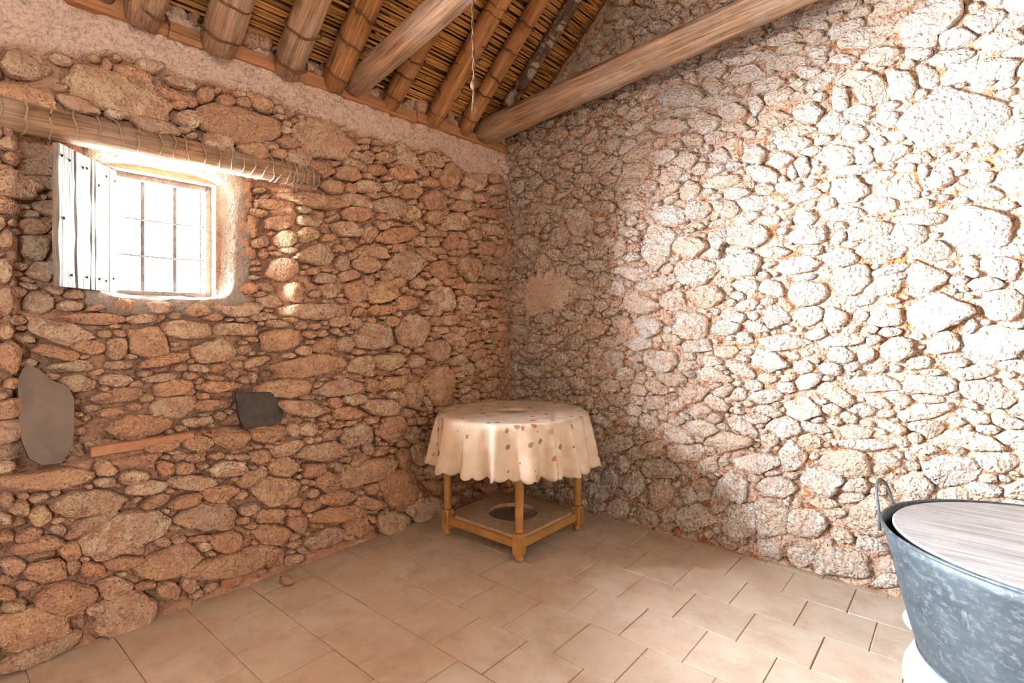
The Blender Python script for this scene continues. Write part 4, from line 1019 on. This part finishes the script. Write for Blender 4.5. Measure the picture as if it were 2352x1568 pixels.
poly_slab('black_plate', pts_, (1, -0.1, 0.25), 0.022, 'black', None, 0.0015); tag(bpy.data.objects['black_plate'], 'scratched black plate with one rounded side leaning on the stones', 'plate')
a, b = onL(208, 1039, -0.03), onL(446, 1003, -0.03)
mid = (a + b) / 2; m, L = axis_matrix(a, b)
v, f = box_geo((L / 2, 0.02, 0), (L, 0.05, 0.040)); me = mesh('terracotta_strip', v, f); bevel_mesh(me, 0.003, 1)
o = link('terracotta_strip', me, 'batten', None, False); o.matrix_world = m; tag(o, 'long flat terracotta strip lying on the niche ledge', 'strip')
# two thin bricks wedged at the foot of the left wall
for (pa, pb) in (((505, 1352), (598, 1318)), ((508, 1340), (596, 1306))):
    a, b = onL(*pa, 0.03), onL(*pb, 0.03); m, L = axis_matrix(a, b)
    v, f = box_geo((L / 2, 0.03, 0), (L, 0.07, 0.028)); me = mesh('brick', v, f); bevel_mesh(me, 0.004, 1)
    o = link('brick', me, 'brick', wall_left, False); o.matrix_world = m
ls = lump('loose_stone', (0, 0, 0), (0.045, 0.03, 0.022), 900, 'stone_l', None, (0.55, 0.38, 0.26)); p = onF(655, 1328, 0.02); ls.location = (p.x + 0.02, p.y, 0.02)
tag(ls, 'small loose stone on the floor at the foot of the left wall', 'stone')

# ================================================================== TABLE
TC = Vector((0.61, -0.645, 0)); HS = 0.285
table = empty('round_table', TC); tag(table, 'ochre wooden brazier table with turned legs under the cloth', 'table')
v, f = lathe_geo([(0.44, 0.715), (0.452, 0.722), (0.452, 0.742), (0.445, 0.748)], 48); link('table_top', mesh('table_top', v, f), 'table', table, False)
legp = [(0.016, 0.0), (0.024, 0.012), (0.024, 0.024), (0.018, 0.034), (0.020, 0.040)]
legu = [(0.020, 0.158), (0.024, 0.164), (0.024, 0.174), (0.0215, 0.180), (0.024, 0.190), (0.0225, 0.198), (0.023, 0.22), (0.025, 0.45), (0.024, 0.66), (0.022, 0.70), (0.024, 0.715)]
for i, (sx_, sy_) in enumerate(((1, -1), (1, 1), (-1, -1), (-1, 1))):
    c = (sx_ * HS, sy_ * HS, 0)
    blk, bf = box_geo((c[0], c[1], 0.098), (0.058, 0.058, 0.118)); me0 = mesh('tmp', blk, bf); bevel_mesh(me0, 0.006, 1)
    bv = [v_.co.copy() for v_ in me0.vertices]; bff = [tuple(p_.vertices) for p_ in me0.polygons]; bpy.data.meshes.remove(me0)
    v, f = join_geo([lathe_geo(legp, 20, c), (bv, bff), lathe_geo(legu, 20, c)])
    lg = link('leg', mesh('leg', v, f), 'table', table, False)
    for p_ in lg.data.polygons: p_.use_smooth = len(p_.vertices) == 4 and p_.area < 0.002
for (c, s) in (((0, -HS, 0.092), (2 * HS - 0.05, 0.024, 0.045)), ((0, HS, 0.092), (2 * HS - 0.05, 0.024, 0.045)), ((-HS, 0, 0.092), (0.024, 2 * HS - 0.05, 0.045)), ((HS, 0, 0.092), (0.024, 2 * HS - 0.05, 0.045))):
    box_obj('stretcher', c, s, 'table', table, 0.004)
for (c, s) in (((0, -HS + 0.02, 0.68), (2 * HS - 0.05, 0.02, 0.07)), ((0, HS - 0.02, 0.68), (2 * HS - 0.05, 0.02, 0.07)), ((-HS + 0.02, 0, 0.68), (0.02, 2 * HS - 0.05, 0.07)), ((HS - 0.02, 0, 0.68), (0.02, 2 * HS - 0.05, 0.07))):
    box_obj('apron', c, s, 'table', table, 0.003)
# lower shelf with the round brazier hole and clipped corners
S_, R_ = HS - 0.004, 0.155; K = 64; outer, innr = [], []
for k in range(K):
    a = 2 * math.pi * k / K; cx_, sy2 = math.cos(a), math.sin(a)
    r = min(S_ / max(abs(cx_), abs(sy2)), (2 * S_ - 0.055) / (abs(cx_) + abs(sy2)))
    outer.append((r * cx_, r * sy2)); innr.append((R_ * cx_, R_ * sy2))
V = [(x, y, 0.130) for x, y in outer] + [(x, y, 0.130) for x, y in innr] + [(x, y, 0.108) for x, y in outer] + [(x, y, 0.108) for x, y in innr]
Fc = []
for k in range(K):
    j = (k + 1) % K; Fc += [(k, j, K + j, K + k), (2 * K + j, 2 * K + k, 3 * K + k, 3 * K + j), (k, 2 * K + k, 2 * K + j, j), (K + k, K + j, 3 * K + j, 3 * K + k)]
link('lower_shelf', mesh('lower_shelf', V, Fc), 'shelf', table, False)['label'] = 'dusty lower shelf with a round brazier hole'

# tablecloth
R0, DROP, NT, NS = 0.462, 0.295, 420, 22
phs = [random.uniform(0, 6.28) for _ in range(6)]
def fold(t):
    w = t + 0.10 * math.sin(3 * t + phs[0]) + 0.06 * math.sin(5 * t + phs[1])
    return 0.70 * math.sin(19 * w + phs[2] + 0.35 * math.sin(19 * w + phs[2])) + 0.30 * math.sin(31 * w + phs[3]) + 0.18 * math.sin(8 * w + phs[4])
V, UV, Fc = [], [], []
topr = [0.0, 0.12, 0.24, 0.34, 0.42, 0.448]
for r in topr:
    for k in range(NT):
        t = 2 * math.pi * k / NT; V.append((r * math.cos(t), r * math.sin(t), 0.7525 + 0.003 * r * math.sin(3 * t + r * 20))); UV.append((r * math.cos(t), r * math.sin(t)))
for j in range(1, NS + 1):
    s = j / NS
    for k in range(NT):
        t = 2 * math.pi * k / NT; fo = fold(t)
        hem = DROP * (1 + 0.025 * math.sin(2 * t + phs[5])) - 0.020 * (1 - abs(math.sin(24 * t)) ** 0.8) + 0.008
        z = 0.7525 - hem * s if s > 0.05 else 0.7525 - 0.010 * (s / 0.05)
        out = 0.448 + 0.014 * min(1, s / 0.06) + 0.035 * s + (0.052 * s ** 0.7) * fo
        out = max(out, 0.457 if s > 0.06 else 0.448)
        V.append((out * math.cos(t), out * math.sin(t), z)); q = 0.46 + s * 0.30; UV.append((q * math.cos(t) * 1.0 + 0, q * math.sin(t)))
nr = len(topr) + NS
for i in range(nr - 1):
    for k in range(NT):
        k2 = (k + 1) % NT; Fc.append((i * NT + k, (i + 1) * NT + k, (i + 1) * NT + k2, i * NT + k2) if i else (k, NT + k, NT + k2))
me = mesh('tablecloth', V, Fc)
uvl = me.uv_layers.new(name='UVMap')
for lp in me.loops: uvl.data[lp.index].uv = UV[lp.vertex_index]
cloth = link('tablecloth', me, 'cloth'); cloth.location = TC
sm = cloth.modifiers.new('thickness', 'SOLIDIFY'); sm.thickness = 0.0014; sm.offset = 1
tag(cloth, 'round cream oilcloth with printed fruit and dots and scalloped hem', 'tablecloth')

# ================================================================== TUB
UC = Vector((3.06, -0.615, 0.0)); TA, TB, TZ = 0.57, 0.505, 0.54; BA, BB, BZ = 0.46, 0.385, 0.095
tub = empty('metal_tub', (UC.x, UC.y, BZ)); tag(tub, 'large oval galvanised metal tub on the floor by the pale wall', 'tub')
def ell(a, b, z, n=96): return [(a * math.cos(2 * math.pi * k / n), b * math.sin(2 * math.pi * k / n), z) for k in range(n)]
prof = []
Hh = TZ - BZ
for t in np.linspace(0, 1, 12): 
    e = t ** 0.9
    prof.append((BA + (TA - BA) * e, BB + (TB - BB) * e, Hh * t))
V = []
V += ell(BA * 0.5, BB * 0.5, 0.0); V += ell(BA - 0.006, BB - 0.006, 0.0)
for a, b, z in prof: V += ell(a, b, z + 0.004)
V += ell(TA - 0.004, TB - 0.004, Hh + 0.004)
for a, b, z in prof[::-1]: V += ell(a - 0.004, b - 0.004, max(z, 0.012) + 0.004)
V += ell(BA * 0.5, BB * 0.5, 0.016); n = 96; nr = len(V) // n; Fc = []
for i in range(nr - 1):
    for k in range(n):
        k2 = (k + 1) % n; Fc.append((i * n + k, i * n + k2, (i + 1) * n + k2, (i + 1) * n + k))
Fc.append(tuple(range(n))[::-1]); Fc.append(tuple((nr - 1) * n + k for k in range(n)))
link('tub_body', mesh('tub_body', V, Fc), 'tub', tub)
v, f = tube_geo(ell(TA, TB, Hh + 0.004, 96), 0.0065, 8, True); link('rolled_rim', mesh('rolled_rim', v, f), 'tub', tub)
v, f = tube_geo(ell(BA + 0.002, BB + 0.002, 0.008, 96), 0.005, 6, True); link('foot_ring', mesh('foot_ring', v, f), 'tub', tub)
def handle(ang):
    a0, a1 = ang - 0.16, ang + 0.16; pts = []
    p0 = Vector((TA * math.cos(a0), TB * math.sin(a0), 0)); p1 = Vector((TA * math.cos(a1), TB * math.sin(a1), 0)); c = (p0 + p1) / 2; h_ = (p1 - p0) / 2
    outw = c.normalized()
    pts.append(p0 + outw * 0.008 + Vector((0, 0, Hh - 0.06)))
    for k in range(17):
        t = math.pi * k / 16; pts.append(c - h_ * math.cos(t) + outw * (0.010 + 0.022 * math.sin(t)) + Vector((0, 0, Hh + 0.008 + 0.112 * math.sin(t) ** 0.8)))
    pts.append(p1 + outw * 0.008 + Vector((0, 0, Hh - 0.06)))
    v, f = tube_geo(pts, 0.0055, 8); return link('handle', mesh('handle', v, f), 'handle', tub)
handle(math.pi - 0.16); handle(-0.16)
# round board lid
V = []; n = 96
for (k_, z) in ((0.955, 0.0), (0.962, 0.004), (0.962, 0.016), (0.955, 0.020)): V += ell(TA * k_, TB * k_, z)
Fc = []
for i in range(3):
    for k in range(n):
        k2 = (k + 1) % n; Fc.append((i * n + k, i * n + k2, (i + 1) * n + k2, (i + 1) * n + k))
Fc.append(tuple(range(n))[::-1]); Fc.append(tuple(3 * n + k for k in range(n)))
lid = link('wooden_lid', mesh('wooden_lid', V, Fc), 'lidwood', None, False); lid.location = (UC.x + 0.012, UC.y + 0.006, TZ - 0.012); tag(lid, 'silvered oval board lying as a lid on the tub', 'lid')
# crumpled white rag the tub stands on
V = []; n = 120; rows = 14
for j in range(rows):
    s = j / (rows - 1)
    for k in range(n):
        t = 2 * math.pi * k / n
        ex = 0.10 + 0.05 * float(fbm(math.cos(t) * 3 + 2, math.sin(t) * 3, 61, 3))
        w = 0.82 + (s ** 0.8) * 0.31 * (1 + 0.22 * float(fbm(math.cos(t) * 2.5, math.sin(t) * 2.5, 62, 2)))
        hgt = 0.088 * (1 - max(0, (s - 0.45) / 0.55) ** 1.7) if s < 0.995 else 0.002
        wr = 0.020 * float(fbm(math.cos(t) * 6 + s * 2, math.sin(t) * 6 + s * 4, 63, 2)) * (1 if 0.5 < s < 0.99 else 0.0)
        V.append((BA * w * math.cos(t), BB * w * math.sin(t), max(0.002, min(hgt + wr, 0.092 if w > 1.02 else 0.088))))
Fc = []
for i in range(rows - 1):
    for k in range(n):
        k2 = (k + 1) % n; Fc.append((i * n + k, (i + 1) * n + k, (i + 1) * n + k2, i * n + k2))
Fc.append(tuple(range(n)))
me = mesh('white_rag', V, Fc); rag = link('white_rag', me, 'rag'); rag.location = (UC.x, UC.y, 0); tag(rag, 'crumpled white rag under the metal tub', 'rag')
# knotted tail of the rag
q = onF(2085, 1425, 0.03)
v, f = tube_geo([(0, -0.08, 0), (-0.03, -0.02, 0.02), (-0.02, 0.05, 0.01), (0.05, 0.09, 0.0), (0.14, 0.06, 0.01)], [0.015, 0.028, 0.032, 0.028, 0.02], 10)
tl = link('twisted_tail', mesh('twisted_tail', v, f), 'rag', rag); tl.location = Vector((q.x + 0.03, q.y, 0.032)) - rag.location
sb = tl.modifiers.new('smooth', 'SUBSURF'); sb.levels = 1; sb.render_levels = 2
# rusty rod lodged in the wall behind the tub
a, b = onR(2040, 1158, -0.06), onR(2120, 1164, -0.06); m, L = axis_matrix(a, b + (b - a) * 0.5)
v, f = tube_geo([(0, 0, 0), (L * 0.5, 0, -0.002), (L, 0.01, 0)], 0.006, 8); o = link('rusty_rod', mesh('rusty_rod', v, f), 'rust'); o.matrix_world = m
tag(o, 'thin rusty rod lodged on the stone wall behind the tub', 'rod')
print('stones', n_tr, len(pl_.c), len(pr_.c), 'canes', nc)
